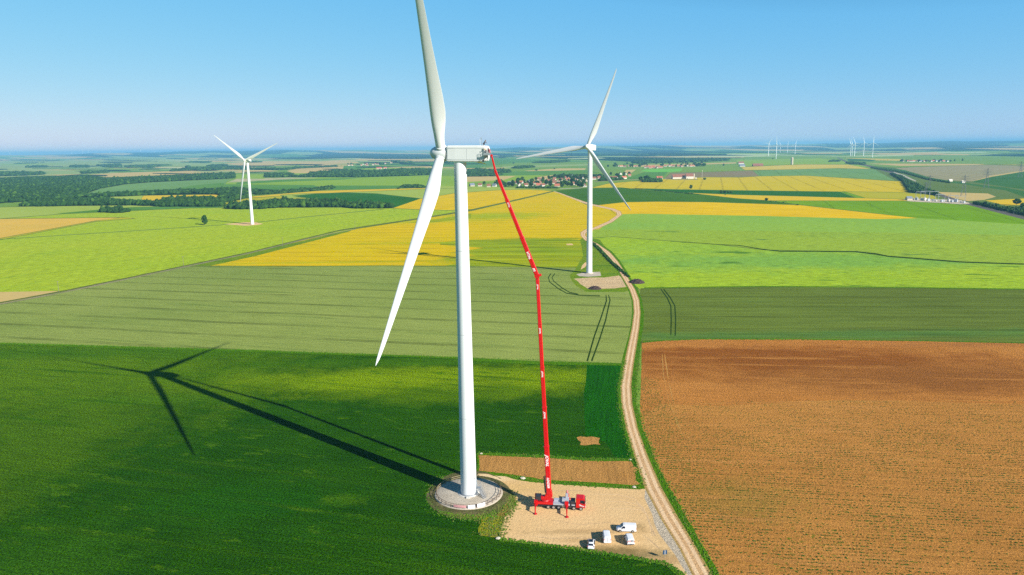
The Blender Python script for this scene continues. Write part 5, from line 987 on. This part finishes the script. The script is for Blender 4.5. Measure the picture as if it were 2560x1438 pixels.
for i, (nm, h, s, poly) in enumerate(WOODS):
    r_ = random.Random(40+i); items = []
    d_ = sum(math.hypot(G(*p).x, G(*p).y) for p in poly)/len(poly); sub = 2 if d_ < 2300 and s > 2 else 1
    for (x, y) in fill(poly, s, r_):
        k = r_.uniform(.6, 1.1)*(1.4 if r_.random() < .1 else 1); hh = h*k*(.64 if h > 7 else 1); m = r_.choice((0, 0, 0, 1, 1, 1, 1, 2))
        R0 = s*r_.uniform(.52, .72)
        if h > 3:
            items.append((x, y, hh*.42, R0*1.05, hh*.45, m)); items.append((x+r_.uniform(-1, 1)*R0*.5, y+r_.uniform(-1, 1)*R0*.5, hh*.68, R0*.62, hh*.33, m))
            if sub == 2:
                for _q in range(2): a_ = r_.uniform(0, 6.28); items.append((x+math.cos(a_)*R0*.8, y+math.sin(a_)*R0*.8, hh*r_.uniform(.35, .75), R0*r_.uniform(.3, .5), hh*r_.uniform(.13, .22), r_.choice((0, 1, 1, m))))
            if sub == 2 or r_.random() < .5: items.append((x+r_.uniform(-1, 1)*R0*.7, y+r_.uniform(-1, 1)*R0*.7, hh*.55, R0*.5, hh*.25, r_.choice((0, 1, m))))
        else: items.append((x, y, hh*.3, R0, hh*.6, m))
    if not items: print('EMPTY', nm); continue
    cnt += len(items); o = scatter('woodland', items, sub, [M['leaf'], M['leaf2'], M['leaf3']], i, True); tag(o, kind='stuff')
print('wood crowns', cnt)
def tree_kind(k, sd):
    r_ = random.Random(sd); mb = MB(); mb.tube((0, 0, -.1), (.1, .05, .38), .035, .022, n=8)
    for j in range(5): a = j*1.3+sd; mb.tube((.05, .03, .28+.04*j), (.22*math.cos(a), .22*math.sin(a), .55+.03*j), .014, .006, n=5)
    tm = mb.mesh('trunk', M['trunk']); items = []
    shape = {'round': (.46, .42, .52), 'tall': (.32, .46, .53), 'wide': (.56, .34, .52), 'bush': (.5, .30, .33)}[k]
    for j in range(64):
        a = r_.uniform(0, 6.28); z = r_.uniform(-1, 1); q = math.sqrt(1-z*z)*r_.uniform(.35, 1.05); rr = r_.uniform(.05, .12)
        items.append((math.cos(a)*q*shape[0]*.8, math.sin(a)*q*shape[0]*.8, shape[2]+z*shape[1]*.8, rr*(1.2 if k == 'wide' else 1), rr, r_.choice((0, 0, 1))))
    o = scatter('crown', items, 2, [M['leaf'] if sd % 2 else M['leaf2'], M['leaf2'] if sd % 3 else M['leaf3']], sd); cm = o.data; bpy.data.objects.remove(o); return tm, cm
TK = [tree_kind(k, i) for i, k in enumerate(['round', 'tall', 'wide', 'bush', 'round', 'bush'])]
def tree(u, v, h, k, label, group=None, name='tree', w=1.0):
    g = G(u, v); t = empty(name, g, rnd.uniform(0, 6), label, 'bush' if name == 'bush' else 'tree', group); t.scale = (h*w, h*w, h)
    link(bpy.data.objects.new('trunk', TK[k][0]), t); link(bpy.data.objects.new('crown', TK[k][1]), t); return t
tree(513, 562, 13, 1, 'lone tree standing in the lime field by the smaller turbine')
tree(1727, 473, 10, 0, 'lone round tree on the hedge line above the deep green strip')
for i, (u, v, h) in enumerate(((1803, 483, 9), (1812, 483, 8), (1821, 482.5, 7), (1829, 483, 6))): tree(u, v, h, 3, '%s bush from the left in the clump inside the dark teal strip' % ORD[i], 'bushes in the teal strip', 'bush')
for i, (u, v, h, k) in enumerate(((1916, 502, 5, 0), (1927, 503, 2, 3), (1940, 505, 2, 3), (1958, 507, 2.5, 3), (1994, 513.5, 3, 3), (1813, 488, 2, 3), (1745, 487, 2, 3))): tree(u, v, h, k, '%s bush of the row between the gold and bright green fields' % ORD[i], 'bushes between the gold and bright green fields', 'bush', 1.6)
for i, (u, v, L) in enumerate(((1590, 472.5, 20), (1640, 477, 18), (1668, 479, 18), (1690, 481.5, 12), (1715, 484, 14))):
    for j in range(3): tree(u+j*7, v+j*.5, 2.6, 3, '%s clump, bush %s, of the dark hedge crossing the deep green field' % (ORD[i], ['one', 'two', 'three'][j]), 'dark hedge in the deep green field', 'bush', 2.6)
tree(2541, 513, 11, 2, 'spreading dark tree at the edge of the golden field by the railway'); tree(2556, 522, 9, 0, 'dark tree below the spreading one by the railway')
tree(996, 473, 7, 3, 'single round bush in the yellow strip left of the near turbine', None, 'bush', 1.3)
tree(1341, 427, 10, 3, 'single bush in the green field above the village', None, 'bush', 1.3); tree(1386, 423, 8, 3, 'small bush in front of the thin tan field above the village', None, 'bush', 1.3); tree(1284, 409, 12, 3, 'far bush on the field behind the crane basket', None, 'bush', 1.5)
tree(1602, 453, 14, 0, 'big tree at the left end of the dark hedge by the farm road'); tree(1617, 452, 17, 2, 'tall spreading tree above the dark hedge by the farm road'); tree(1762, 450, 9, 3, 'round bush beside the white barns', None, 'bush', 1.1)
tree(1520, 418, 12, 0, 'round tree at the left end of the upper village'); tree(1809, 415.5, 12, 0, 'dark tree at the right end of the upper village hedge'); tree(1932, 398, 12, 3, 'small far bush beside the left cluster of turbines', None, 'bush')
# verge grass, crop edges and seedlings: ground cover nobody could count
def along(line, wid, n, r_):
    W = [G(*p) for p in line]; L = [0]
    for a, b in zip(W, W[1:]): L.append(L[-1]+(b-a).length)
    for _ in range(n):
        t = r_.uniform(0, L[-1]); i = max(j for j in range(len(L)-1) if L[j] <= t); a, b = W[i], W[i+1]; f = (t-L[i])/(L[i+1]-L[i]); d = (b-a).normalized(); o = r_.gauss(0, wid)
        yield a.x+(b.x-a.x)*f-d.y*o, a.y+(b.y-a.y)*f+d.x*o
r_ = random.Random(77); items = []
for line, wid, n, m in (([(1194, 1133), (1367, 1141), (1485, 1148), (1574, 1147)], .7, 500, 0), ([(1260, 1187), (1367, 1206), (1485, 1214), (1600, 1220)], .5, 500, 0), ([(1248, 1347), (1337, 1359), (1456, 1374), (1545, 1389), (1663, 1408), (1712, 1440)], .45, 900, 0),
        ([(1600, 870), (1592, 930), (1588, 1000), (1606, 1070), (1638, 1150), (1672, 1220), (1720, 1310), (1785, 1430), (1860, 1560)], .7, 1800, 0), ([(1562, 900), (1547, 965), (1548, 1010), (1560, 1070), (1580, 1140), (1608, 1215)], .6, 900, 0),
        ([(1604, 855), (1750, 848), (2300, 852), (2560, 858)], .4, 900, 0), ([(0, 857), (560, 873), (1150, 893), (1555, 909)], .6, 1300, 0), ([(1100, 1190), (1082, 1235), (1095, 1270), (1140, 1290), (1200, 1296), (1240, 1286)], 1.1, 700, 0), ([(1120, 1285), (1180, 1292), (1240, 1282), (1270, 1255), (1268, 1225)], 1.1, 600, 1), ([(1285, 1240), (1285, 1265), (1262, 1300), (1248, 1340)], .8, 350, 1), ([(1232, 1290), (1228, 1320), (1225, 1342)], 1.6, 300, 1)):
    for x, y in along(line, wid, n, r_): q = r_.uniform(.09, .2); items.append((x, y, .02, q*1.3, q*r_.uniform(.6, 1.3), m if r_.random() < .8 else 1-m))
tag(scatter('verge_grass', items, 1, [M['tuft'], M['tuftdry']], 5), kind='stuff')
items = []; ga, gb = G(1700, 1130), G(2500, 1160); dr = (gb-ga).normalized(); dn = Vector((-dr.y, dr.x, 0)); o0 = G(1600, 1500)
pn = [r_.uniform(0, 6) for _ in range(8)]
soilW = [G(*p) for p in ((1606, 870), (1625, 862), (1660, 1000), (2900, 1000), (2900, 1700), (1950, 1700), (1730, 1310), (1620, 1080), (1594, 990))]; soilW = [(w.x, w.y) for w in soilW]
k = -60
while k < 110:
    y0 = k*1.35; x0 = -40.0
    while x0 < 190:
        x0 += r_.expovariate(1/.33); p = o0+dr*x0+dn*y0+dn*r_.gauss(0, .09)
        if not inside(soilW, p.x, p.y): continue
        u, v = px((p.x, p.y, 0)); 
        if v > 1650 or u > 2800: continue
        dens = .5+.3*math.sin(k*2.3+1.3*math.sin(k*.7))+.30*math.sin(p.x*.11+pn[0])*math.sin(p.y*.19+pn[1])+.25*math.sin(p.x*.31+p.y*.23+pn[2])+.15*math.sin(p.x*.7+pn[3])*math.sin(p.y*.9+pn[4])
        near = min(1, max(0, (v-985)/130)); left = math.exp(-max(0, u-(1610+(v-870)*.32))/22)*1.0
        if left > .2: dens = max(dens, .2)+left*.7*(.4+.9*(math.sin(v*.05+1) > -.1))
        if r_.random() > max(near*dens*.8, left*.75): continue
        q = r_.uniform(.07, .19); items.append((p.x, p.y, .02, q*1.25, q*.8, 0))
    k += 1
print('seedlings', len(items)); tag(scatter('crop_seedlings', items, 1, [M['seedling']], 6), kind='stuff')

# ------------------------------------------------------------------ villages and farms
M['wall1'] = plain('cream_render', (.48, .41, .31), rough=.9, spec=.2); M['wall2'] = plain('pale_stone', (.38, .33, .27), rough=.9, spec=.2); M['wallw'] = plain('white_render', (.60, .56, .50), rough=.9, spec=.2)
M['roofr'] = plain('red_clay_tiles', (.42, .13, .075), rough=.85, spec=.2, vary=.3); M['roofb'] = plain('brown_tiles', (.24, .10, .065), rough=.85, spec=.2, vary=.3); M['roofo'] = plain('orange_tiles', (.42, .17, .08), rough=.85, spec=.2, vary=.3); M['roofg'] = plain('slate_roof', (.14, .17, .21), rough=.6, vary=.2)
HK = {}
def house_kind(wall, roof, L, W, Hh, pitch=1.05):
    key = (wall, roof, L, W, Hh)
    if key in HK: return HK[key]
    mb = MB(); h = W*pitch/2
    mb.add([(-L/2, -W/2, 0), (L/2, -W/2, 0), (L/2, W/2, 0), (-L/2, W/2, 0), (-L/2, -W/2, Hh), (L/2, -W/2, Hh), (L/2, W/2, Hh), (-L/2, W/2, Hh), (-L/2, 0, Hh+h), (L/2, 0, Hh+h)], [(0, 1, 5, 4), (2, 3, 7, 6), (1, 2, 6, 9, 5), (3, 0, 4, 8, 7)]); w = mb.mesh('wall', M[wall])
    mb = MB(); e = .35; t = .22; k = pitch*e
    for s in (-1, 1):
        a = [(-L/2-e, 0, Hh+h+.05), (L/2+e, 0, Hh+h+.05), (L/2+e, s*(W/2+e), Hh-k+.05), (-L/2-e, s*(W/2+e), Hh-k+.05)]; b = [(x, y, z+t) for x, y, z in a]
        fs = [(3, 2, 1, 0), (4, 5, 6, 7), (0, 1, 5, 4), (1, 2, 6, 5), (2, 3, 7, 6), (3, 0, 4, 7)]; mb.add(a+b, fs if s < 0 else [f[::-1] for f in fs])
    r = mb.mesh('roof', M[roof]); mb = MB(); mb.box(L*.3-.35, L*.3+.35, -.3, .3, Hh+h-.5, Hh+h+1.1); c = mb.mesh('chimney', M['wall2'])
    HK[key] = (w, r, c); return HK[key]
def house(u, v, wpx, wall, roof, label, group, rz=None, Hh=3.3, dep=None, chim=True, name='house', cat='house'):
    g = G(u, v); m = mpp(u, v); L = min(45, max(9, round(wpx*m/3)*3)); W = dep or (8 if L < 20 else 11)
    a, b, c = house_kind(wall, roof, L, W, Hh); o = empty(name, g, rz if rz is not None else rnd.choice((0, .2, -.3, .5, 1.3, 1.7, -.1)), label, cat, group)
    link(bpy.data.objects.new('wall', a), o); r = link(bpy.data.objects.new('roof', b), o)
    if chim: link(bpy.data.objects.new('chimney', c), r)
    return o
CN = {'roofr': 'red', 'roofb': 'brown', 'roofo': 'orange', 'roofg': 'slate'}; WN = {'wall1': 'cream', 'wall2': 'stone', 'wallw': 'white'}
V1 = [(1303, 459, 6, 'wallw', 'roofr'), (1322, 459, 34, 'wall1', 'roofg'), (1338, 461, 12, 'wall1', 'roofb'), (1299, 465.5, 11, 'wallw', 'roofr'), (1315, 466, 7, 'wallw', 'roofb'), (1330, 465.5, 22, 'wall1', 'roofr'), (1347, 466, 12, 'wall2', 'roofr'), (1357, 466.5, 9, 'wallw', 'roofb'), (1366, 462, 8, 'wall1', 'roofb'), (1374, 456, 10, 'wallw', 'roofb'), (1384, 460, 14, 'wall1', 'roofb'),
      (1393, 467.5, 14, 'wall1', 'roofr'), (1395, 456, 9, 'wall1', 'roofb'), (1412, 457, 10, 'wallw', 'roofo'), (1403, 452, 8, 'wall1', 'roofb'), (1386, 450, 8, 'wallw', 'roofb'), (1430, 443.5, 15, 'wallw', 'roofg'), (1446, 448, 12, 'wall1', 'roofr'), (1458, 447, 12, 'wallw', 'roofr'), (1437, 452.5, 10, 'wallw', 'roofb'), (1450, 457, 9, 'wall2', 'roofb'), (1461, 467.5, 6, 'wallw', 'roofb'), (1465, 455, 9, 'wall1', 'roofr'), (1485, 449, 10, 'wallw', 'roofb'), (1497, 447, 8, 'wall1', 'roofb'), (1236, 467, 9, 'wallw', 'roofg'), (1222, 468, 8, 'wall1', 'roofb'), (1290, 460, 8, 'wallw', 'roofb'), (1274, 461, 8, 'wall2', 'roofg'), (1200, 466, 8, 'wallw', 'roofb'), (1360, 449, 8, 'wall1', 'roofb'), (1421, 450, 7, 'wall1', 'roofo'), (1416, 447, 8, 'wall2', 'roofb'),
      (1534, 449, 18, 'wall1', 'roofb'), (1543, 449.5, 5, 'wallw', 'roofb'), (1560, 447, 12, 'wallw', 'roofr'), (1551, 437, 9, 'wallw', 'roofb'), (1563, 437, 10, 'wallw', 'roofo'), (1574, 441, 8, 'wall1', 'roofr'), (1645, 447.5, 5, 'wallw', 'roofr'), (1652, 447.5, 5, 'wallw', 'roofr'), (1180, 466, 12, 'wall2', 'roofg'), (1150, 467, 10, 'wall2', 'roofb')]
q1 = random.Random(31)
for _ in range(14): u_ = q1.uniform(1345, 1462); V1.append((u_, q1.uniform(449, 464), q1.choice((7, 8, 10)), q1.choice(('wall1', 'wall2', 'wallw')), q1.choice(('roofb', 'roofr', 'roofb'))))
V1.sort()
for i, (u, v, w, wa, ro) in enumerate(V1):
    lo = 'the near village' if u < 1510 else 'the hamlet behind the second turbine'
    house(u, v, w, wa, ro, '%s house under a %s roof, %s from the left in the near village' % (WN[wa], CN[ro], ORD[i] if i < 40 else 'forty-'+ORD[i-40] if i < 49 else 'fiftieth' if i == 49 else 'fifty-'+ORD[i-50]), 'houses of the near village')
r2 = random.Random(9); V2 = []
for X, Y in ((120, 395), (165, 400), (225, 408), (255, 400), (330, 398), (450, 432), (490, 420), (530, 410), (560, 436), (590, 425), (620, 410), (640, 436), (680, 418), (705, 436), (745, 420), (780, 430), (880, 405), (970, 396), (1010, 392), (1050, 400), (1160, 405), (1190, 398), (1230, 405), (1300, 402), (1340, 395), (1380, 402), (1440, 400), (1490, 395), (1550, 392), (20, 410), (-60, 405), (-120, 400)):
    V2.append((1560+.1172*X, 370+.1172*Y+r2.uniform(-.3, .3), r2.choice((6, 7, 8, 10)), r2.choice(('wallw', 'wall1', 'wall1', 'wall2')), r2.choice(('roofr', 'roofb', 'roofb', 'roofr', 'roofo'))))
V2.sort()
for i, (u, v, w, wa, ro) in enumerate(V2): house(u, v, w, wa, ro, '%s house under a %s roof, %s from the left in the upper village' % (WN[wa], CN[ro], ORD[i]), 'houses of the upper village')
V3 = sorted([(2260+i*8.2+r2.uniform(-2, 2), 404.3+r2.uniform(-.8, .8), r2.choice((6, 7, 9)), r2.choice(('wallw', 'wall1')), r2.choice(('roofr', 'roofb', 'roofg'))) for i in range(14)])
for i, (u, v, w, wa, ro) in enumerate(V3): house(u, v, w, wa, ro, '%s house with %s roof, %s from the left in the village beyond the railway' % (WN[wa], CN[ro], ORD[i]), 'houses beyond the railway')
V4 = sorted([(872, 414.5, 5, 'wallw', 'roofb'), (880, 414.5, 5, 'wallw', 'roofr'), (903, 415, 6, 'wall1', 'roofr'), (908, 412.5, 5, 'wallw', 'roofb'), (914, 413, 5, 'wallw', 'roofb'), (918, 410.5, 7, 'wallw', 'roofb'), (918, 415, 5, 'wall1', 'roofr'), (932, 413, 5, 'wallw', 'roofb'), (938, 411.5, 5, 'wall1', 'roofr'), (944, 412, 6, 'wall1', 'roofb'), (955, 410, 5, 'wallw', 'roofb'), (963, 410, 5, 'wallw', 'roofb'), (978, 408, 5, 'wallw', 'roofb'), (948, 423, 12, 'wallw', 'roofr'), (963, 422, 7, 'wallw', 'roofr')])
for i, (u, v, w, wa, ro) in enumerate(V4): house(u, v, w, wa, ro, '%s house with %s roof, %s from the left in the village left of the nacelle' % (WN[wa], CN[ro], ORD[i]), 'houses of the village behind the woods')
def vtrees(n, box, hs, what, sd):
    q = random.Random(sd); P = sorted((q.uniform(box[0], box[1]), q.uniform(box[2], box[3])) for _ in range(n))
    for i, (u, v) in enumerate(P):
        lab = '%s %s from the left %s' % (ORD[i % 40], ('tree', 'tree', 'bush')[0], what); tree(u, v-(u-box[0])*box[4], q.uniform(*hs), q.choice((0, 1, 2, 4)), lab, 'trees ' + what)
vtrees(40, (1290, 1462, 452, 469, 0.02), (8, 15), 'among the near village houses', 1); vtrees(10, (1206, 1286, 462, 468, 0), (10, 16), 'west of the near village', 2); vtrees(22, (1370, 1500, 443, 449, 0), (9, 15), 'behind the near village', 3)
vtrees(10, (1390, 1462, 465, 469.5, 0), (11, 17), 'in front of the near village', 4); vtrees(40, (1535, 1760, 411, 419, 0.008), (9, 15), 'among the upper village houses', 5); vtrees(12, (1725, 1770, 414, 417, 0), (10, 18), 'at the east end of the upper village', 6)
vtrees(22, (2245, 2410, 403, 406, 0), (9, 14), 'among the houses beyond the railway', 7); vtrees(14, (868, 985, 410, 414, 0.02), (9, 13), 'in the village left of the nacelle', 8); vtrees(10, (1510, 1580, 437, 449, 0), (9, 13), 'in the hamlet by the second turbine blade', 9)
# farm buildings
def barn(u, v, w, Hh, wall, roof, lab, dep=14, rz=.05): return house(u, v, w, wall, roof, lab, None, rz, Hh, dep, False, 'barn', 'barn')
barn(1696, 447, 33, 5, 'wallw', 'roofb', 'long low white barn with a brown roof above the golden field'); barn(1723, 447, 19, 7, 'wallw', 'roofb', 'taller white barn with a brown roof at the right end of the long one'); barn(1894, 415.5, 40, 4, 'roofb', 'roofb', 'long dark brown barn beyond the tan field'); barn(1855, 416.5, 14, 3, 'wallw', 'roofg', 'low pale shed left of the dark barn'); barn(1852, 410.5, 14, 5, 'wallw', 'roofb', 'pale farmhouse with a brown roof at the far end of the upper village')
def silo(u, v, r, h, m, lab, cat='silo'):
    s = empty('silo', G(u, v), 0, lab, cat); mb = MB(); mb.lathe([(r, 0), (r, h)], 20); mb.build('drum', m, s); mb = MB(); mb.lathe([(r*1.03, h), (r*.4, h+r*.6), (.05, h+r*.8)], 20); mb.build('cap', m, s)
silo(1734.5, 446, 2.2, 12, M['wall1'], 'cream silo behind the taller white barn'); silo(1739, 447.5, 2.0, 3.5, M['wallw'], 'squat white tank right of the barns'); silo(1979.5, 411.5, 5.5, 30, M['wall1'], 'tall pale grain silo standing on the tan field', 'silo')
mw = empty('radio_mast', G(1755, 448), 0, 'thin white mast with a round head right of the white barns', 'mast'); mb = MB(); mb.tube((0, 0, 0), (0, 0, 22), .35, .25, n=8); mb.build('pole', M['wallw'], mw); mb = MB(); mb.lathe([(.05, 24), (1.1, 23.2), (1.1, 22), (.05, 21.5)][::-1], 12); mb.build('head', M['wallw'], mw)
# pylons
def pylon_mesh(H):
    mb = MB(); w = H*.11
    lv = [(0, w), (.25, w*.72), (.48, w*.46), (.66, w*.26), (.82, w*.2), (1, .25)]
    for (f0, a), (f1, b) in zip(lv, lv[1:]):
        for sx in (-1, 1):
            for sy in (-1, 1): mb.tube((sx*a, sy*a, f0*H), (sx*b, sy*b, f1*H), .2, n=4)
            mb.tube((sx*a, -a, f0*H), (sx*b, b, f1*H), .12, n=4); mb.tube((-a, sx*a, f0*H), (b, sx*b, f1*H), .12, n=4)
    return mb.mesh('tower_frame', M['pylon'])
def arms_mesh(H):
    mb = MB()
    for f, L in ((.68, .2), (.8, .25), (.9, .17)):
        for s in (-1, 1): mb.tube((0, 0, f*H), (s*L*H, 0, f*H+.3), .25, .12, n=4); mb.tube((0, 0, f*H+H*.05), (s*L*H, 0, f*H+.3), .15, .1, n=4)
    return mb.mesh('cross_arm', M['pylon'])
PY = [(2322, 477, 30), (2408, 490, 36), (2465, 471, 40), (2549.5, 445, 42), (2313, 486, 22)]
for i, (u, v, H) in enumerate(PY):
    p = empty('pylon', G(u, v), R(-25), ['lattice pylon between the two railway lines, furthest left', 'lattice pylon right behind the substation', 'lattice pylon where the dark field meets the ploughed slope', 'tall lattice pylon on the dark green slope by the frame edge', 'short lattice pylon at the left end of the substation'][i], 'pylon', 'pylons by the railway')
    place(pylon_mesh(H), 'tower_frame', None, p); place(arms_mesh(H), 'cross_arm', None, p)
# substation
def gantry(u, v, lab, W=16, H=11):
    g = empty('steel_gantry', G(u, v), R(-10), lab, 'gantry', 'gantries of the substation'); 
    for s in (-1, 1):
        mb = MB()
        for d in (-1, 1): mb.tube((s*W/2+d*.6, 0, 0), (s*W/2, 0, H), .18, n=4)
        mb.build('leg', M['steel'], g)
    mb = MB(); mb.box(-W/2, W/2, -.4, .4, H-.3, H+.3); mb.build('beam', M['steel'], g)
for i, (u, v) in enumerate(((2300, 500), (2312, 498), (2334, 499), (2350, 500), (2382, 503), (2400, 505))): gantry(u, v, '%s steel gantry from the left in the substation' % ORD[i], 14, 13 if i < 3 else 9)
q = random.Random(12)
for i in range(14):
    u = 2285+i*9.5+q.uniform(-3, 3); v = 499.5+(i*.62)+q.uniform(-.8, 1.2); t = empty('transformer', G(u, v), q.uniform(0, 3), '%s transformer unit from the left in the substation yard' % ORD[i], 'transformer', 'transformers in the substation')
    s = q.uniform(.8, 1.5); mb = MB(); mb.box(-1.8*s, 1.8*s, -1.2*s, 1.2*s, .2, 2.8*s); mb.build('tank', M['grey'] if i % 3 else M['wallw'], t, bevel=.1)
    for k in (-1, 0, 1): mb = MB(); mb.tube((k*s, 0, 2.8*s), (k*s*1.3, 0, 4.3*s), .22, .12, n=8); mb.build('insulator', M['wallw'], t)
house(2272, 500.5, 6, 'wall1', 'roofg', 'low pale control building at the left end of the substation', None, .1, 3, 6, False, 'control_building', 'building')
for i, (u, v) in enumerate(((2120, 404), (2150, 410), (2180, 415), (2210, 424), (2240, 437), (2265, 446), (2288, 457), (2312, 468), (2340, 481), (2372, 495), (2440, 511), (2480, 522), (2530, 536))):
    m_ = empty('catenary_mast', G(u+4, v-1.2), R(35), '%s railway mast counted from the horizon end of the line' % ORD[i], 'railway mast', 'masts along the railway'); mb = MB(); mb.tube((0, 0, 0), (0, 0, 7.5), .16, .12, n=6); mb.build('mast', M['pylon'], m_); mb = MB(); mb.tube((0, 0, 6.6), (-3.2, 0, 6.9), .08, n=5); mb.build('arm', M['pylon'], m_)
for i, (u, v) in enumerate(((2376, 454), (2408, 457.5))): house(u, v, 7, 'wallw', 'wallw', ('left', 'right')[i]+' one of two small white huts beside the upper railway line', None, .2, 3, 4, False, 'hut', 'hut')

# ------------------------------------------------------------------ the air
def build_haze():
    mb = MB(); mb.box(-36000, 36000, -400, 36000, -1.0, 175)
    m = bpy.data.materials.new('haze_air'); m.use_nodes = True; n = m.node_tree.nodes; n.clear()
    pv = n.new('ShaderNodeVolumePrincipled'); out = n.new('ShaderNodeOutputMaterial')
    pv.inputs['Color'].default_value = (.23, .55, .88, 1); pv.inputs['Density'].default_value = HAZE; pv.inputs['Anisotropy'].default_value = 0
    m.node_tree.links.new(pv.outputs[0], out.inputs['Volume']); o = mb.build('haze', m); tag(o, kind='stuff')
HAZE = 7.5e-5
build_haze()
